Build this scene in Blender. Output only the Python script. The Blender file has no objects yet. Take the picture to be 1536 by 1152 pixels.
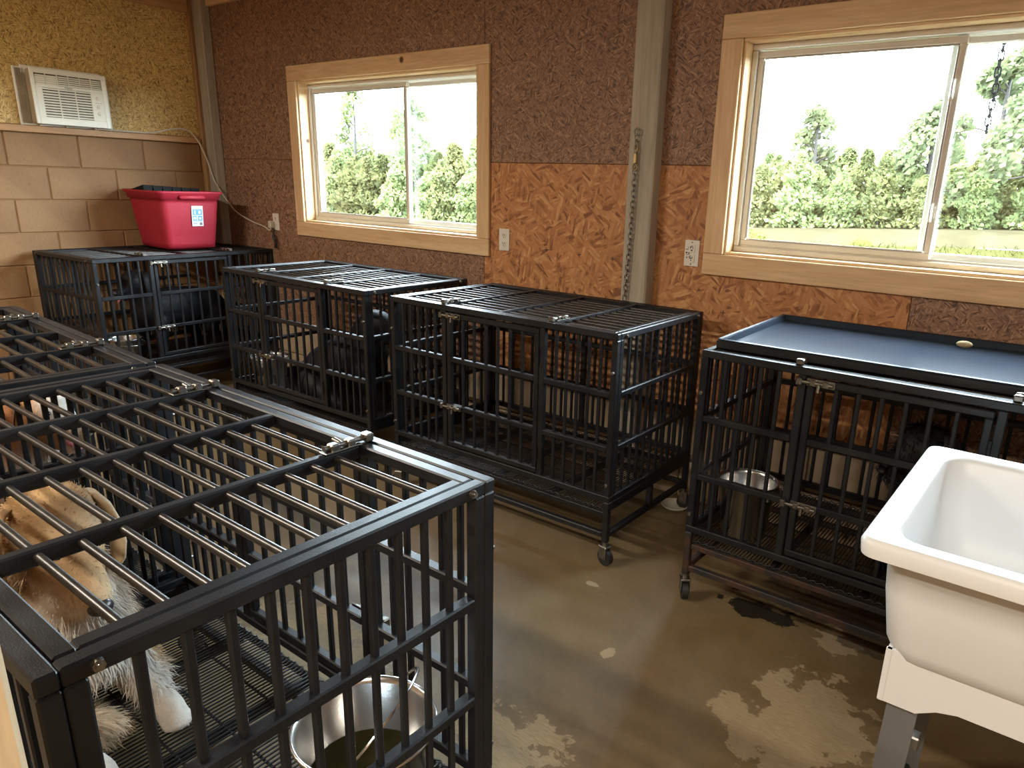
import bpy, math, random
from mathutils import Vector, Matrix, Euler
R = math.radians
PI = math.pi
SC = bpy.context.scene
COL = SC.collection
rnd = random.Random(7)

# ------------------------------------------------------------------ camera
cam_d = bpy.data.cameras.new('camera')
cam = bpy.data.objects.new('camera', cam_d); COL.objects.link(cam)
_th, _yaw, _roll = R(17.05), R(35.96), R(2.05)
fw = Vector((-math.sin(_yaw)*math.cos(_th), math.cos(_yaw)*math.cos(_th), -math.sin(_th)))
rt = Vector((math.cos(_yaw), math.sin(_yaw), 0)); up = rt.cross(fw)
rt, up = math.cos(_roll)*rt + math.sin(_roll)*up, -math.sin(_roll)*rt + math.cos(_roll)*up
M = Matrix.Identity(4)
for i in range(3):
    M[i][0] = rt[i]; M[i][1] = up[i]; M[i][2] = -fw[i]
M[2][3] = 1.45
cam.matrix_world = M
cam_d.sensor_fit = 'HORIZONTAL'; cam_d.sensor_width = 36
cam_d.lens = 1070.9*36/1536
cam_d.shift_x = -74.5/1536; cam_d.shift_y = 31.1/1536
cam_d.clip_start = 0.02; cam_d.clip_end = 500
SC.camera = cam

# ------------------------------------------------------------------ world, sun, view
world = bpy.data.worlds.new('world'); SC.world = world; world.use_nodes = True
wn = world.node_tree.nodes; wn.clear()
bg = wn.new('ShaderNodeBackground'); wo = wn.new('ShaderNodeOutputWorld')
world.node_tree.links.new(bg.outputs[0], wo.inputs[0])
bg.inputs[0].default_value = (0.74, 0.88, 1.0, 1); bg.inputs[1].default_value = 25.0
sun_d = bpy.data.lights.new('sun', 'SUN'); sun_d.energy = 9.0; sun_d.angle = R(0.6); sun_d.color = (1.0, 0.93, 0.8)
sun = bpy.data.objects.new('sun', sun_d); COL.objects.link(sun)
sun.rotation_euler = Euler((R(38), 0, R(-20)), 'XYZ')
for (px, pz, sx, sz) in ((-3.585, 1.59, 1.6, .9), (-.53, 1.6, 1.6, .9)):      # sampling portals in the two window openings
    pd = bpy.data.lights.new('window_portal', 'AREA'); pd.shape = 'RECTANGLE'; pd.size = sx; pd.size_y = sz
    pd.cycles.is_portal = True
    po = bpy.data.objects.new('window_portal', pd); COL.objects.link(po)
    po.location = (px, 3.14, pz); po.rotation_euler = (R(-90), 0, 0)
vs = SC.view_settings
vs.view_transform = 'Standard'; vs.look = 'None'; vs.gamma = 1.0; vs.use_curve_mapping = False; vs.exposure = 1.15
SC.cycles.diffuse_bounces = 8; SC.cycles.max_bounces = 16

# ------------------------------------------------------------------ node / material helpers
class NT:
    def __init__(s, name):
        s.m = bpy.data.materials.new(name); s.m.use_nodes = True
        s.t = s.m.node_tree; s.t.nodes.clear()
        s.out = s.n('ShaderNodeOutputMaterial'); s.b = s.n('ShaderNodeBsdfPrincipled')
        s.l(s.b.outputs[0], s.out.inputs[0])
    def n(s, typ, **kw):
        o = s.t.nodes.new(typ)
        for k, v in kw.items(): setattr(o, k, v)
        return o
    def l(s, a, b): s.t.links.new(a, b)
    def put(s, sock, v):
        if isinstance(v, (int, float)): sock.default_value = v
        elif isinstance(v, tuple): sock.default_value = v if len(v) == len(sock.default_value) else v + (1,)
        else: s.l(v, sock)
    def set(s, **kw):
        for k, v in kw.items(): s.put(s.b.inputs[k.replace('_', ' ')], v)
        return s
    def coord(s, scale=(1, 1, 1), rot=(0, 0, 0), loc=(0, 0, 0)):
        tc = s.n('ShaderNodeTexCoord'); mp = s.n('ShaderNodeMapping')
        s.l(tc.outputs['Object'], mp.inputs[0])
        mp.inputs['Scale'].default_value = scale; mp.inputs['Rotation'].default_value = rot; mp.inputs['Location'].default_value = loc
        return mp.outputs[0]
    def noise(s, co, scale, detail=4, rough=.55, dist=0):
        o = s.n('ShaderNodeTexNoise'); s.l(co, o.inputs['Vector'])
        o.inputs['Scale'].default_value = scale; o.inputs['Detail'].default_value = detail
        o.inputs['Roughness'].default_value = rough; o.inputs['Distortion'].default_value = dist
        return o.outputs['Fac']
    def voro(s, co, scale, out='Color', rnd=1.0):
        o = s.n('ShaderNodeTexVoronoi'); s.l(co, o.inputs['Vector']); o.inputs['Scale'].default_value = scale
        o.inputs['Randomness'].default_value = rnd
        return o.outputs[out]
    def ramp(s, fac, stops, interp='LINEAR'):
        o = s.n('ShaderNodeValToRGB'); s.l(fac, o.inputs[0]); cr = o.color_ramp; cr.interpolation = interp
        while len(cr.elements) < len(stops): cr.elements.new(0.5)
        for e, (p, c) in zip(cr.elements, stops):
            e.position = p; e.color = (c if isinstance(c, tuple) else (c, c, c)) + (1,) if not (isinstance(c, tuple) and len(c) == 4) else c
        return o.outputs[0]
    def mix(s, fac, a, b, mode='MIX'):
        o = s.n('ShaderNodeMix', data_type='RGBA', blend_type=mode)
        s.put(o.inputs[0], fac); s.put(o.inputs[6], a); s.put(o.inputs[7], b)
        return o.outputs[2]
    def math(s, op, a, b=0.0):
        o = s.n('ShaderNodeMath', operation=op); s.put(o.inputs[0], a); s.put(o.inputs[1], b)
        return o.outputs[0]
    def sep(s, col):
        o = s.n('ShaderNodeSeparateColor'); s.l(col, o.inputs[0]); return o.outputs[0]
    def bump(s, h, strength=.3, dist=.01):
        o = s.n('ShaderNodeBump'); s.put(o.inputs['Height'], h)
        o.inputs['Strength'].default_value = strength; o.inputs['Distance'].default_value = dist
        s.l(o.outputs[0], s.b.inputs['Normal']); return s

MAT = {}
def simple(name, col, rough=.5, metal=0.0, noise=None, spec=.5):
    t = NT(name)
    if noise:
        f = t.noise(t.coord(), noise[0], 4)
        d = noise[1]
        t.set(Base_Color=t.ramp(f, [(.25, tuple(c*(1-d) for c in col)), (.75, tuple(min(1, c*(1+d)) for c in col))]))
    else: t.set(Base_Color=col)
    t.set(Roughness=rough, Metallic=metal); t.b.inputs['Specular IOR Level'].default_value = spec
    MAT[name] = t.m
    return t

def osb(name, cols, scale, ax):
    # strand board: three layers of stretched random flakes, each laid at its own angle in the board's plane
    t = NT(name); lay = []
    for k, (ang, dx) in enumerate(((20, .0), (78, 3.1), (141, 7.7))):
        rot = (0, R(ang), 0) if ax == 'y' else (R(ang), 0, 0)
        sc = (1, 1, 5.0) if ax == 'y' else (1, 5.0, 1)
        tc = t.coord(scale=(1, 1, 1), rot=rot, loc=(dx, dx, dx))
        mp = t.n('ShaderNodeMapping'); t.l(tc, mp.inputs[0]); mp.inputs['Scale'].default_value = sc
        lay.append(t.sep(t.voro(mp.outputs[0], scale, 'Color')))
    co = t.coord()
    n1 = t.ramp(t.noise(co, scale*.8, 2), [(.45, 0.), (.55, 1.)]); n2 = t.ramp(t.noise(t.coord(loc=(5, 5, 5)), scale*.9, 2), [(.48, 0.), (.58, 1.)])
    v = t.mix(n2, t.mix(n1, lay[0], lay[1]), lay[2])
    fine = t.noise(t.coord(scale=(1, 1, 3)), scale*9, 3)
    c = t.ramp(v, [(0, cols[0]), (.3, cols[1]), (.75, cols[2]), (1, cols[3])])
    c = t.mix(.45, c, t.ramp(fine, [(.3, .35), (.7, 1.)]), 'MULTIPLY')
    big = t.noise(co, 1.3, 3)
    c = t.mix(.5, c, t.ramp(big, [(.3, .72), (.7, 1.)]), 'MULTIPLY')
    t.set(Base_Color=c, Roughness=.62); t.bump(v, .25, .004)
    MAT[name] = t.m
osb('osb_dark', [(.09, .044, .026), (.25, .135, .080), (.37, .205, .122), (.54, .32, .195)], 38, 'y')
osb('osb_orange', [(.25, .09, .032), (.50, .21, .075), (.62, .29, .11), (.76, .42, .18)], 16, 'y')
osb('osb_left', [(.22, .115, .03), (.58, .365, .11), (.82, .55, .185), (.92, .70, .32)], 44, 'x')

def wood(name, c0, c1, c2, axis, sc=9, rough=.55, knots=True):
    t = NT(name)
    s = [sc*1.0]*3; s['xyz'.index(axis)] = sc*.07
    co = t.coord(scale=tuple(s))
    n = t.noise(co, 2.2, 5, .6, .6)
    c = t.ramp(n, [(.3, c0), (.5, c1), (.72, c2)])
    g = t.noise(t.coord(scale=tuple(x*7 for x in s)), 2.0, 3)
    c = t.mix(.35, c, t.ramp(g, [(.3, .55), (.65, 1.)]), 'MULTIPLY')
    if knots:
        kd = t.voro(t.coord(scale=(3.2, 3.2, 3.2)), 1.0, 'Distance')
        c = t.mix(t.ramp(kd, [(.045, 1.), (.075, 0.)]), c, (.10, .04, .015))
    t.set(Base_Color=c, Roughness=rough); t.bump(g, .12, .003)
    MAT[name] = t.m
wood('pine_x', (.62, .39, .20), (.72, .49, .27), (.80, .59, .36), 'x')
wood('pine_z', (.62, .39, .20), (.72, .49, .27), (.80, .59, .36), 'z')
wood('pine_y', (.38, .19, .075), (.50, .27, .11), (.57, .33, .15), 'y')
wood('stud_z', (.25, .12, .045), (.34, .18, .07), (.42, .24, .10), 'z')
wood('grey_post', (.30, .265, .205), (.39, .345, .27), (.47, .42, .33), 'z', 7, .75, False)
wood('pale_post', (.50, .36, .20), (.62, .47, .29), (.70, .56, .37), 'z', 9, .7, False)

t = NT('block_paint')
co = t.coord(); f = t.noise(co, 60, 4); g = t.noise(co, 3, 3)
c = t.ramp(g, [(.3, (.215, .11, .043)), (.7, (.285, .155, .063))])
t.set(Base_Color=t.mix(.35, c, t.ramp(f, [(.25, .35), (.45, 1.)]), 'MULTIPLY'), Roughness=.7); t.bump(f, .35, .004); MAT['block_paint'] = t.m
simple('mortar', (.28, .155, .07), .85, 0, (40, .2))
simple('base_block', (.36, .27, .18), .8, 0, (14, .22))

# concrete floor: worn sealer, scraped pale patches, dark stain, broad darker area and small spots
t = NT('concrete')
co = t.coord()
n1 = t.noise(co, 2.2, 6, .6); n2 = t.noise(co, 9, 5, .65); n3 = t.noise(co, 55, 3)
base = t.ramp(n1, [(.28, (.170, .112, .050)), (.5, (.195, .140, .072)), (.72, (.225, .172, .100))])
base = t.mix(.6, base, t.ramp(n2, [(.3, .7), (.7, 1.)]), 'MULTIPLY')
base = t.mix(.25, base, t.ramp(n3, [(.3, .6), (.6, 1.)]), 'MULTIPLY')
def blob(cx, cy, rx, ry, edge=.55, nsc=7, amp=1.1):
    mp = t.coord(scale=(1/rx, 1/ry, 1), loc=(-cx/rx, -cy/ry, 0))
    ln = t.n('ShaderNodeVectorMath', operation='LENGTH'); t.l(mp, ln.inputs[0])
    w = t.noise(t.coord(loc=(cx, cy, 0)), nsc, 6, .65)
    v = t.math('ADD', ln.outputs['Value'], t.math('MULTIPLY', t.math('SUBTRACT', w, .5), amp*2))
    return t.ramp(v, [(edge, 1.), (edge+.04, 0.)])
pale = None
for b in ((-.42, 1.80, .30, .42), (-.46, 2.26, .10, .16), (-1.05, 1.16, .28, .30), (-1.75, 1.15, .55, .28), (-.10, 1.5, .3, .25), (-1.30, 2.03, .05, .025), (-1.02, 1.72, .035, .05)):
    m_ = blob(*b)
    pale = m_ if pale is None else t.mix(1.0, pale, m_, 'LIGHTEN')
stri = t.noise(t.coord(scale=(10, 60, 1), rot=(0, 0, .4)), 3, 3)
palec = t.ramp(stri, [(.3, (.265, .203, .115)), (.7, (.345, .27, .165))])
base = t.mix(pale, base, palec)
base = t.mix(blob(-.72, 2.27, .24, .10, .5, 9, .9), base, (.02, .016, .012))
base = t.mix(t.math('MULTIPLY', blob(-.2, 2.55, .85, .42, .6, 6, .7), .75), base, (.06, .042, .028))  # broad darker area of floor around the crate with the pan
sp = t.voro(t.coord(scale=(1, 1, .2)), 2.4, 'Distance')
base = t.mix(t.ramp(sp, [(.035, 1.), (.055, 0.)]), base, (.055, .032, .016))
t.set(Base_Color=base, Roughness=t.mix(pale, t.ramp(n2, [(.3, .32), (.7, .48)]), (.75, .75, .75)))
t.bump(n3, .08, .004); MAT['concrete'] = t.m

t = NT('crate_paint')      # hammered black powder coat
co = t.coord(); f = t.noise(co, 420, 2)
w = t.noise(co, 9, 4)
t.set(Base_Color=t.ramp(w, [(.35, (.0045, .0055, .008)), (.7, (.011, .012, .014))]), Roughness=t.ramp(w, [(.3, .36), (.7, .48)])); t.b.inputs['Specular IOR Level'].default_value = .4
t.bump(f, .22, .002); MAT['crate_paint'] = t.m
t = NT('rod_paint')
f = t.noise(t.coord(), 30, 4)
t.set(Base_Color=t.ramp(f, [(.35, (.018, .017, .016)), (.7, (.05, .041, .033))]), Roughness=.34, Metallic=.35); MAT['rod_paint'] = t.m
t = NT('crate_rust')
co = t.coord(); f = t.noise(co, 12, 6, .7)
t.set(Base_Color=t.ramp(f, [(.45, (.014, .014, .015)), (.58, (.05, .022, .012))]), Roughness=.6); MAT['crate_rust'] = t.m
simple('grate_wire', (.012, .012, .013), .45)
simple('zinc', (.24, .225, .20), .38, 1.0, (40, .4))
simple('brass', (.34, .25, .13), .4, 1.0, (40, .3))
simple('steel', (.62, .62, .61), .24, 1.0, (8, .1))
simple('steel_dull', (.40, .39, .37), .38, 1.0, (14, .15))
simple('galv', (.026, .034, .048), .28, 0, (6, .15), .03)
simple('chain_dark', (.010, .011, .012), .8, 0, None, .1)
simple('rubber', (.012, .012, .012), .6)
simple('rust_iron', (.10, .04, .02), .75, .2, (30, .5))
simple('vinyl', (.62, .58, .50), .38)
simple('vinyl_dim', (.50, .46, .39), .45)
simple('outlet_plastic', (.72, .69, .62), .35)
simple('slot_black', (.01, .01, .01), .6)
simple('ac_cream', (.82, .80, .68), .42, 0, (5, .05))
simple('ac_tan', (.40, .33, .23), .5, 0, (8, .2))
simple('ac_dark', (.06, .048, .032), .6)
simple('cord_cream', (.55, .49, .38), .45)
simple('cord_black', (.012, .012, .014), .5)
simple('print_black', (.02, .02, .02), .6)
t = simple('tub_red', (.36, .020, .036), .55, 0, (3, .10), .3)
simple('tray_black', (.008, .008, .008), .75, 0, None, .2)
simple('sticker_white', (.75, .78, .80), .5)
simple('sticker_blue', (.14, .36, .62), .5)
t = simple('sink_white', (.70, .715, .72), .36, 0, (2, .02), .35)
t.b.inputs['Subsurface Weight'].default_value = 0.0
simple('leg_grey', (.17, .175, .18), .5, .3, (5, .1))
simple('plain_wall', (.36, .22, .11), .8, 0, (3, .15))
simple('ceiling_wood', (.42, .30, .18), .8, 0, (3, .12))
simple('dish_white', (.55, .50, .42), .5, 0, (20, .2))
simple('stone_tan', (.40, .32, .17), .7, 0, (40, .3))
t = NT('water'); t.set(Base_Color=(.035, .032, .012), Roughness=.04); MAT['water'] = t.m
t = NT('pane_glass')
tr = t.n('ShaderNodeBsdfTransparent'); tr.inputs[0].default_value = (.95, .97, .96, 1)
gl = t.n('ShaderNodeBsdfGlossy'); gl.inputs['Roughness'].default_value = .02
mx = t.n('ShaderNodeMixShader'); mx.inputs[0].default_value = .06
t.l(tr.outputs[0], mx.inputs[1]); t.l(gl.outputs[0], mx.inputs[2]); t.l(mx.outputs[0], t.out.inputs[0]); MAT['pane_glass'] = t.m

def fur_mat(name, rough=.75, vary=.35):
    t = NT(name)
    a = t.n('ShaderNodeAttribute', attribute_name='Col')
    n = t.noise(t.coord(), 55, 5, .7)
    c = t.mix(vary, a.outputs['Color'], t.ramp(n, [(.3, .45), (.65, 1.)]), 'MULTIPLY')
    t.set(Base_Color=c, Roughness=rough); t.bump(n, .35, .006); t.b.inputs['Specular IOR Level'].default_value = .25
    MAT[name] = t.m
fur_mat('fur'); fur_mat('fur_black', .55, .3); MAT['fur_black'].node_tree.nodes['Principled BSDF'].inputs['Specular IOR Level'].default_value = .2
simple('dog_nose', (.035, .03, .034), .3)
simple('dog_eye', (.03, .015, .008), .08)
simple('dog_tongue', (.42, .13, .14), .4)
simple('dog_mouth', (.03, .015, .015), .5)

def leafmat(name, a, b):
    t = NT(name)
    oi = t.n('ShaderNodeObjectInfo')
    n = t.noise(t.coord(), 2.2, 3)
    c = t.ramp(n, [(.3, a), (.7, b)])
    hs = t.n('ShaderNodeHueSaturation'); t.l(c, hs.inputs['Color'])
    t.l(t.math('ADD', .455, t.math('MULTIPLY', oi.outputs['Random'], .055)), hs.inputs['Hue'])
    t.l(t.math('ADD', .75, t.math('MULTIPLY', oi.outputs['Random'], .6)), hs.inputs['Value'])
    df = t.n('ShaderNodeBsdfDiffuse'); tl = t.n('ShaderNodeBsdfTranslucent'); mx = t.n('ShaderNodeMixShader')
    t.l(hs.outputs[0], df.inputs[0]); t.l(hs.outputs[0], tl.inputs[0]); mx.inputs[0].default_value = .4
    t.l(df.outputs[0], mx.inputs[1]); t.l(tl.outputs[0], mx.inputs[2]); t.l(mx.outputs[0], t.out.inputs[0])
    MAT[name] = t.m
leafmat('pine_leaf', (.072, .092, .046), (.125, .140, .052))
leafmat('broad_leaf', (.072, .095, .052), (.105, .130, .062))
leafmat('shrub_leaf', (.075, .090, .024), (.10, .11, .03))
simple('bark', (.016, .013, .010), .9, 0, (8, .3))
t = NT('field'); co = t.coord()
t.set(Base_Color=t.mix(t.noise(co, .35, 5, .7), (.019, .018, .006), (.031, .0275, .0105)), Roughness=1.0); t.b.inputs['Specular IOR Level'].default_value = 0; MAT['field'] = t.m
simple('dirt_bank', (.027, .023, .013), 1.0, 0, (.8, .3), 0)
simple('grass_blade', (.022, .024, .007), 1.0, 0, (1, .3), 0)

t = NT('fill_glow'); t.set(Base_Color=(.8, .8, .8)); t.b.inputs['Emission Color'].default_value = (1, .85, .65, 1); t.b.inputs['Emission Strength'].default_value = 4; MAT['fill_glow'] = t.m  # glowing face of the added fill lights
LAMP_W = 44

# ------------------------------------------------------------------ mesh helpers
class MB:
    def __init__(s): s.v = []; s.f = []; s.sm = []
    def add(s, vs, fs, smooth=False):
        o = len(s.v); s.v += [tuple(p) for p in vs]
        for f in fs: s.f.append(tuple(i+o for i in f)); s.sm.append(smooth)
        return s
    def box(s, x0, x1, y0, y1, z0, z1):
        return s.add([(x, y, z) for z in (z0, z1) for y in (y0, y1) for x in (x0, x1)],
                     [(0, 2, 3, 1), (4, 5, 7, 6), (0, 1, 5, 4), (2, 6, 7, 3), (0, 4, 6, 2), (1, 3, 7, 5)])
    def cbox(s, x0, x1, y0, y1, z0, z1, c=.004):
        # box with chamfered edges
        xs, ys, zs = (x0, x1), (y0, y1), (z0, z1)
        idx = {}; V = []
        for i in (0, 1):
            for j in (0, 1):
                for k in (0, 1):
                    sx, sy, sz = (c if i == 0 else -c), (c if j == 0 else -c), (c if k == 0 else -c)
                    X, Y, Z = xs[i], ys[j], zs[k]
                    idx[i, j, k] = len(V); V += [(X, Y+sy, Z+sz), (X+sx, Y, Z+sz), (X+sx, Y+sy, Z)]
        F = []
        q = lambda *a: F.append(a)
        for i in (0, 1):
            a = [idx[i, j, k] for j, k in ((0, 0), (1, 0), (1, 1), (0, 1))]; q(*(a if i else a[::-1]))
            a = [idx[j, i, k]+1 for j, k in ((0, 0), (1, 0), (1, 1), (0, 1))]; q(*(a if not i else a[::-1]))
            a = [idx[j, k, i]+2 for j, k in ((0, 0), (1, 0), (1, 1), (0, 1))]; q(*(a if i else a[::-1]))
        for a in (0, 1):
            for b in (0, 1):
                q(idx[a, b, 0], idx[a, b, 0]+1, idx[a, b, 1]+1, idx[a, b, 1])
                q(idx[a, 0, b], idx[a, 0, b]+2, idx[a, 1, b]+2, idx[a, 1, b])
                q(idx[0, a, b]+1, idx[0, a, b]+2, idx[1, a, b]+2, idx[1, a, b]+1)
        for t_ in idx.values(): q(t_, t_+1, t_+2)
        return s.add(V, F)
    def cyl(s, p0, p1, r0, r1=None, n=10, caps=True):
        r1 = r0 if r1 is None else r1
        p0, p1 = Vector(p0), Vector(p1); d = (p1-p0).normalized()
        a = d.orthogonal().normalized(); b = d.cross(a)
        ring = lambda p, r: [p + r*(math.cos(2*PI*i/n)*a + math.sin(2*PI*i/n)*b) for i in range(n)]
        s.add(ring(p0, r0)+ring(p1, r1), [(i, (i+1) % n, n+(i+1) % n, n+i) for i in range(n)], True)
        if caps:
            s.add(ring(p0, r0), [tuple(range(n))[::-1]]); s.add(ring(p1, r1), [tuple(range(n))])
        return s
    def path(s, pts, r, n=8, closed=False):
        pts = [Vector(p) for p in pts]; m = len(pts); V = []; a = None
        for i, p in enumerate(pts):
            if closed: d = (pts[(i+1) % m]-pts[i-1]).normalized()
            else: d = (pts[min(i+1, m-1)]-pts[max(i-1, 0)]).normalized()
            if a is None: a = d.orthogonal().normalized()
            a = (a - a.dot(d)*d).normalized(); b = d.cross(a)
            rr = r(i/(m-1)) if callable(r) else r
            V += [p + rr*(math.cos(2*PI*k/n)*a + math.sin(2*PI*k/n)*b) for k in range(n)]
        F = []
        for i in range(m if closed else m-1):
            j = (i+1) % m
            F += [(i*n+k, i*n+(k+1) % n, j*n+(k+1) % n, j*n+k) for k in range(n)]
        s.add(V, F, True)
        if not closed: s.add(V[:n], [tuple(range(n))[::-1]]); s.add(V[-n:], [tuple(range(n))])
        return s
    def lathe(s, prof, c=(0, 0, 0), n=32):
        V = []; F = []
        for r, z in prof: V += [(c[0]+r*math.cos(2*PI*i/n), c[1]+r*math.sin(2*PI*i/n), c[2]+z) for i in range(n)]
        for k in range(len(prof)-1): F += [(k*n+i, k*n+(i+1) % n, (k+1)*n+(i+1) % n, (k+1)*n+i) for i in range(n)]
        return s.add(V, F, True)
    def ball(s, c, r, n=12, m=8):
        r = (r, r, r) if isinstance(r, (int, float)) else r
        V = [(c[0], c[1], c[2]-r[2])]
        for j in range(1, m):
            t_ = -PI/2 + PI*j/m
            V += [(c[0]+r[0]*math.cos(t_)*math.cos(2*PI*i/n), c[1]+r[1]*math.cos(t_)*math.sin(2*PI*i/n), c[2]+r[2]*math.sin(t_)) for i in range(n)]
        V.append((c[0], c[1], c[2]+r[2])); e = len(V)-1
        F = [(0, 1+(i+1) % n, 1+i) for i in range(n)]
        for j in range(m-2): F += [(1+j*n+i, 1+j*n+(i+1) % n, 1+(j+1)*n+(i+1) % n, 1+(j+1)*n+i) for i in range(n)]
        F += [(e, 1+(m-2)*n+i, 1+(m-2)*n+(i+1) % n) for i in range(n)]
        return s.add(V, F, True)
    def loops(s, loops, cap0=False, cap1=False, smooth=True):
        n = len(loops[0]); V = [p for l in loops for p in l]; F = []
        for k in range(len(loops)-1): F += [(k*n+i, k*n+(i+1) % n, (k+1)*n+(i+1) % n, (k+1)*n+i) for i in range(n)]
        s.add(V, F, smooth)
        if cap0: s.add(loops[0], [tuple(range(n))[::-1]])
        if cap1: s.add(loops[-1], [tuple(range(n))])
        return s
    def mesh(s, name):
        me = bpy.data.meshes.new(name); me.from_pydata(s.v, [], s.f)
        me.polygons.foreach_set('use_smooth', s.sm); me.update(); return me

def obj(name, data, mat=None, parent=None, loc=None, rot=None):
    if isinstance(data, MB): data = data.mesh(name)
    o = bpy.data.objects.new(name, data); COL.objects.link(o)
    if mat and data is not None and not data.materials: data.materials.append(MAT[mat])
    if parent: o.parent = parent
    if loc: o.location = loc
    if rot: o.rotation_euler = rot
    return o
def tag(o, label=None, cat=None, group=None, kind=None):
    for k, v in (('label', label), ('category', cat), ('group', group), ('kind', kind)):
        if v: o[k] = v
    return o
def thing(name, label, cat, loc=(0, 0, 0), rz=0, group=None):
    o = obj(name, None, loc=loc, rot=(0, 0, rz)); tag(o, label, cat, group); return o
CACHE = {}
def shared(key, fn):
    if key not in CACHE: CACHE[key] = fn().mesh(key if isinstance(key, str) else key[0])
    return CACHE[key]
def rrect(x0, x1, y0, y1, r, z, n=5):
    P = []
    for cx, cy, a0 in ((x1-r, y1-r, 0), (x0+r, y1-r, 90), (x0+r, y0+r, 180), (x1-r, y0+r, 270)):
        for i in range(n+1):
            a = R(a0+90*i/n); P.append((cx+r*math.cos(a), cy+r*math.sin(a), z))
    return P

# ------------------------------------------------------------------ room shell
A, B, XR, YN, ZC = -5.5, 3.0, 1.9, -2.0, 2.66      # left wall x, window wall y, right wall x, near wall y, ceiling z
W1 = (-4.375, -2.79, 1.155, 2.035); W2 = (-1.325, .265, 1.185, 2.045)        # window openings x0 x1 z0 z1
tag(obj('floor', MB().box(A-.2, XR+.2, YN-.2, B+.15, -.12, 0), 'concrete'), 'bare worn concrete floor with scraped pale patches', kind='structure')
tag(obj('ceiling', MB().box(A-.2, XR+.2, YN-.2, B+.7, ZC, ZC+.12), 'ceiling_wood'), kind='structure')

def wall_with_holes(x0, x1, z0, z1, holes, y0, y1):
    xs = sorted({x0, x1} | {h[i] for h in holes for i in (0, 1)}); zs = sorted({z0, z1} | {h[i] for h in holes for i in (2, 3)})
    xs = [x for x in xs if x0 <= x <= x1]; zs = [z for z in zs if z0 <= z <= z1]
    mb = MB()
    for i in range(len(xs)-1):
        for k in range(len(zs)-1):
            cx, cz = (xs[i]+xs[i+1])/2, (zs[k]+zs[k+1])/2
            if any(h[0] < cx < h[1] and h[2] < cz < h[3] for h in holes): continue
            mb.box(xs[i], xs[i+1], y0, y1, zs[k], zs[k+1])
    return mb
holes = [W1, W2]
wb = obj('wall_back', wall_with_holes(A-.2, XR+.2, 0, ZC, holes, B+.011, B+.15), 'plain_wall'); tag(wb, 'window wall clad in strand board panels', kind='structure')
# strand board panels, each its own sheet with a 3 mm joint
g = .0018
ZS = 1.555; XS1 = -2.745; XS2 = -.54
for (x0, x1, z0, z1, m) in ((A, XS1, ZS, ZC, 'osb_dark'), (XS1, -.305, ZS, ZC, 'osb_dark'), (-.305, XR, ZS, ZC, 'osb_dark'),
                            (A, XS1, .405, ZS, 'osb_dark'), (XS1, XS2, .405, ZS, 'osb_orange'), (XS2, XR, .405, ZS, 'osb_dark')):
    o = obj('panel', wall_with_holes(x0+g, x1-g, z0+g, z1-g, [h for h in holes if h[0] < x1 and h[1] > x0 and h[2] < z1 and h[3] > z0], B, B+.0112), m, wb)
    if m == 'osb_orange':
        o['label'] = 'coarse orange strand board panel'
        mk = shared('nail_mark', lambda: MB().box(-.011, .011, -.0006, 0, -.0018, .0018).box(-.0018, .0018, -.0006, 0, -.011, .011))
        for (mx_, mz_) in ((-2.31, 1.13), (-2.10, 1.12), (-1.90, 1.115), (-2.30, .93), (-2.12, .925), (-1.93, .92), (-1.58, .88), (-1.30, .93), (-1.36, .72), (-1.10, .86)):
            obj('nail_mark', mk, 'print_black', o, (mx_, B-.0004, mz_), (0, rnd.uniform(-.2, .2), 0))
# base courses of block along the window wall
mk = lambda: MB().cbox(-.2, .2, 0, .03, -.0985, .0985, .006)
for r_ in range(2):
    for k in range(19):
        cx = A+.2 + k*.406 - (.203 if r_ else 0)
        if cx-.2 < A-.15 or cx+.2 > XR: continue
        obj('block', shared('base_block', mk), 'base_block', wb, (cx, B-.018, .1+r_*.203))

wl = obj('wall_left', MB().box(A-.25, A-.010, YN-.2, B+.011, 0, 1.66).box(A-.25, A-.012, YN-.2, B+.011, 1.66, ZC), 'mortar'); tag(wl, 'end wall, painted block below and strand board above', kind='structure')
mk = lambda: MB().cbox(-.03, 0, -.2005, .2005, -.0995, .0995, .005)
for r_ in range(8):
    zc = 1.655 - .1015 - r_*.203
    for k in range(13):
        cy = 2.1 + (0 if r_ % 2 else .2) + (k-9)*.4064
        if cy-.1985 > B-.02 or cy < YN: continue
        if cy+.1985 > B: 
            w_ = (B-.002) - (cy-.1985)
            obj('block', MB().cbox(-.03, 0, -w_/2, w_/2, -.0995, .0995, .005), 'block_paint', wl, (A-.002, cy-.1985+w_/2, zc)); continue
        obj('block', shared('wall_block', mk), 'block_paint', wl, (A-.002, cy, zc))
for (y0, y1) in ((YN, .35), (.35, 1.57), (1.57, B)):
    obj('panel', MB().box(A-.012, A, y0+g, y1-g, 1.70, ZC), 'osb_left', wl)
t1 = tag(obj('trim_1', MB().cbox(A-.035, A+.03, YN, 2.905, 1.655, 1.695, .003), 'pine_y'), 'flat timber plate on top of the block wall', kind='structure')
tag(obj('trim_2', MB().cbox(A, A+.038, YN, 2.905, 2.52, ZC-.002, .003), 'pine_y'), 'timber plate along the top of the end wall', kind='structure')
tag(obj('trim_3', MB().cbox(A+.16, XR, B-.03, B-.0005, 2.56, ZC-.002, .003), 'pine_x'), 'timber plate along the top of the window wall', kind='structure')
tag(obj('trim_4', MB().cbox(A+.002, A+.042, 2.91, 2.998, .41, ZC-.003, .003), 'stud_z'), 'upright stud in the corner', kind='structure')
tag(obj('trim_5', MB().cbox(A+.046, A+.155, 2.93, 2.998, .41, ZC-.003, .005), 'grey_post'), 'grey timber post beside the corner stud', kind='structure')
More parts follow.
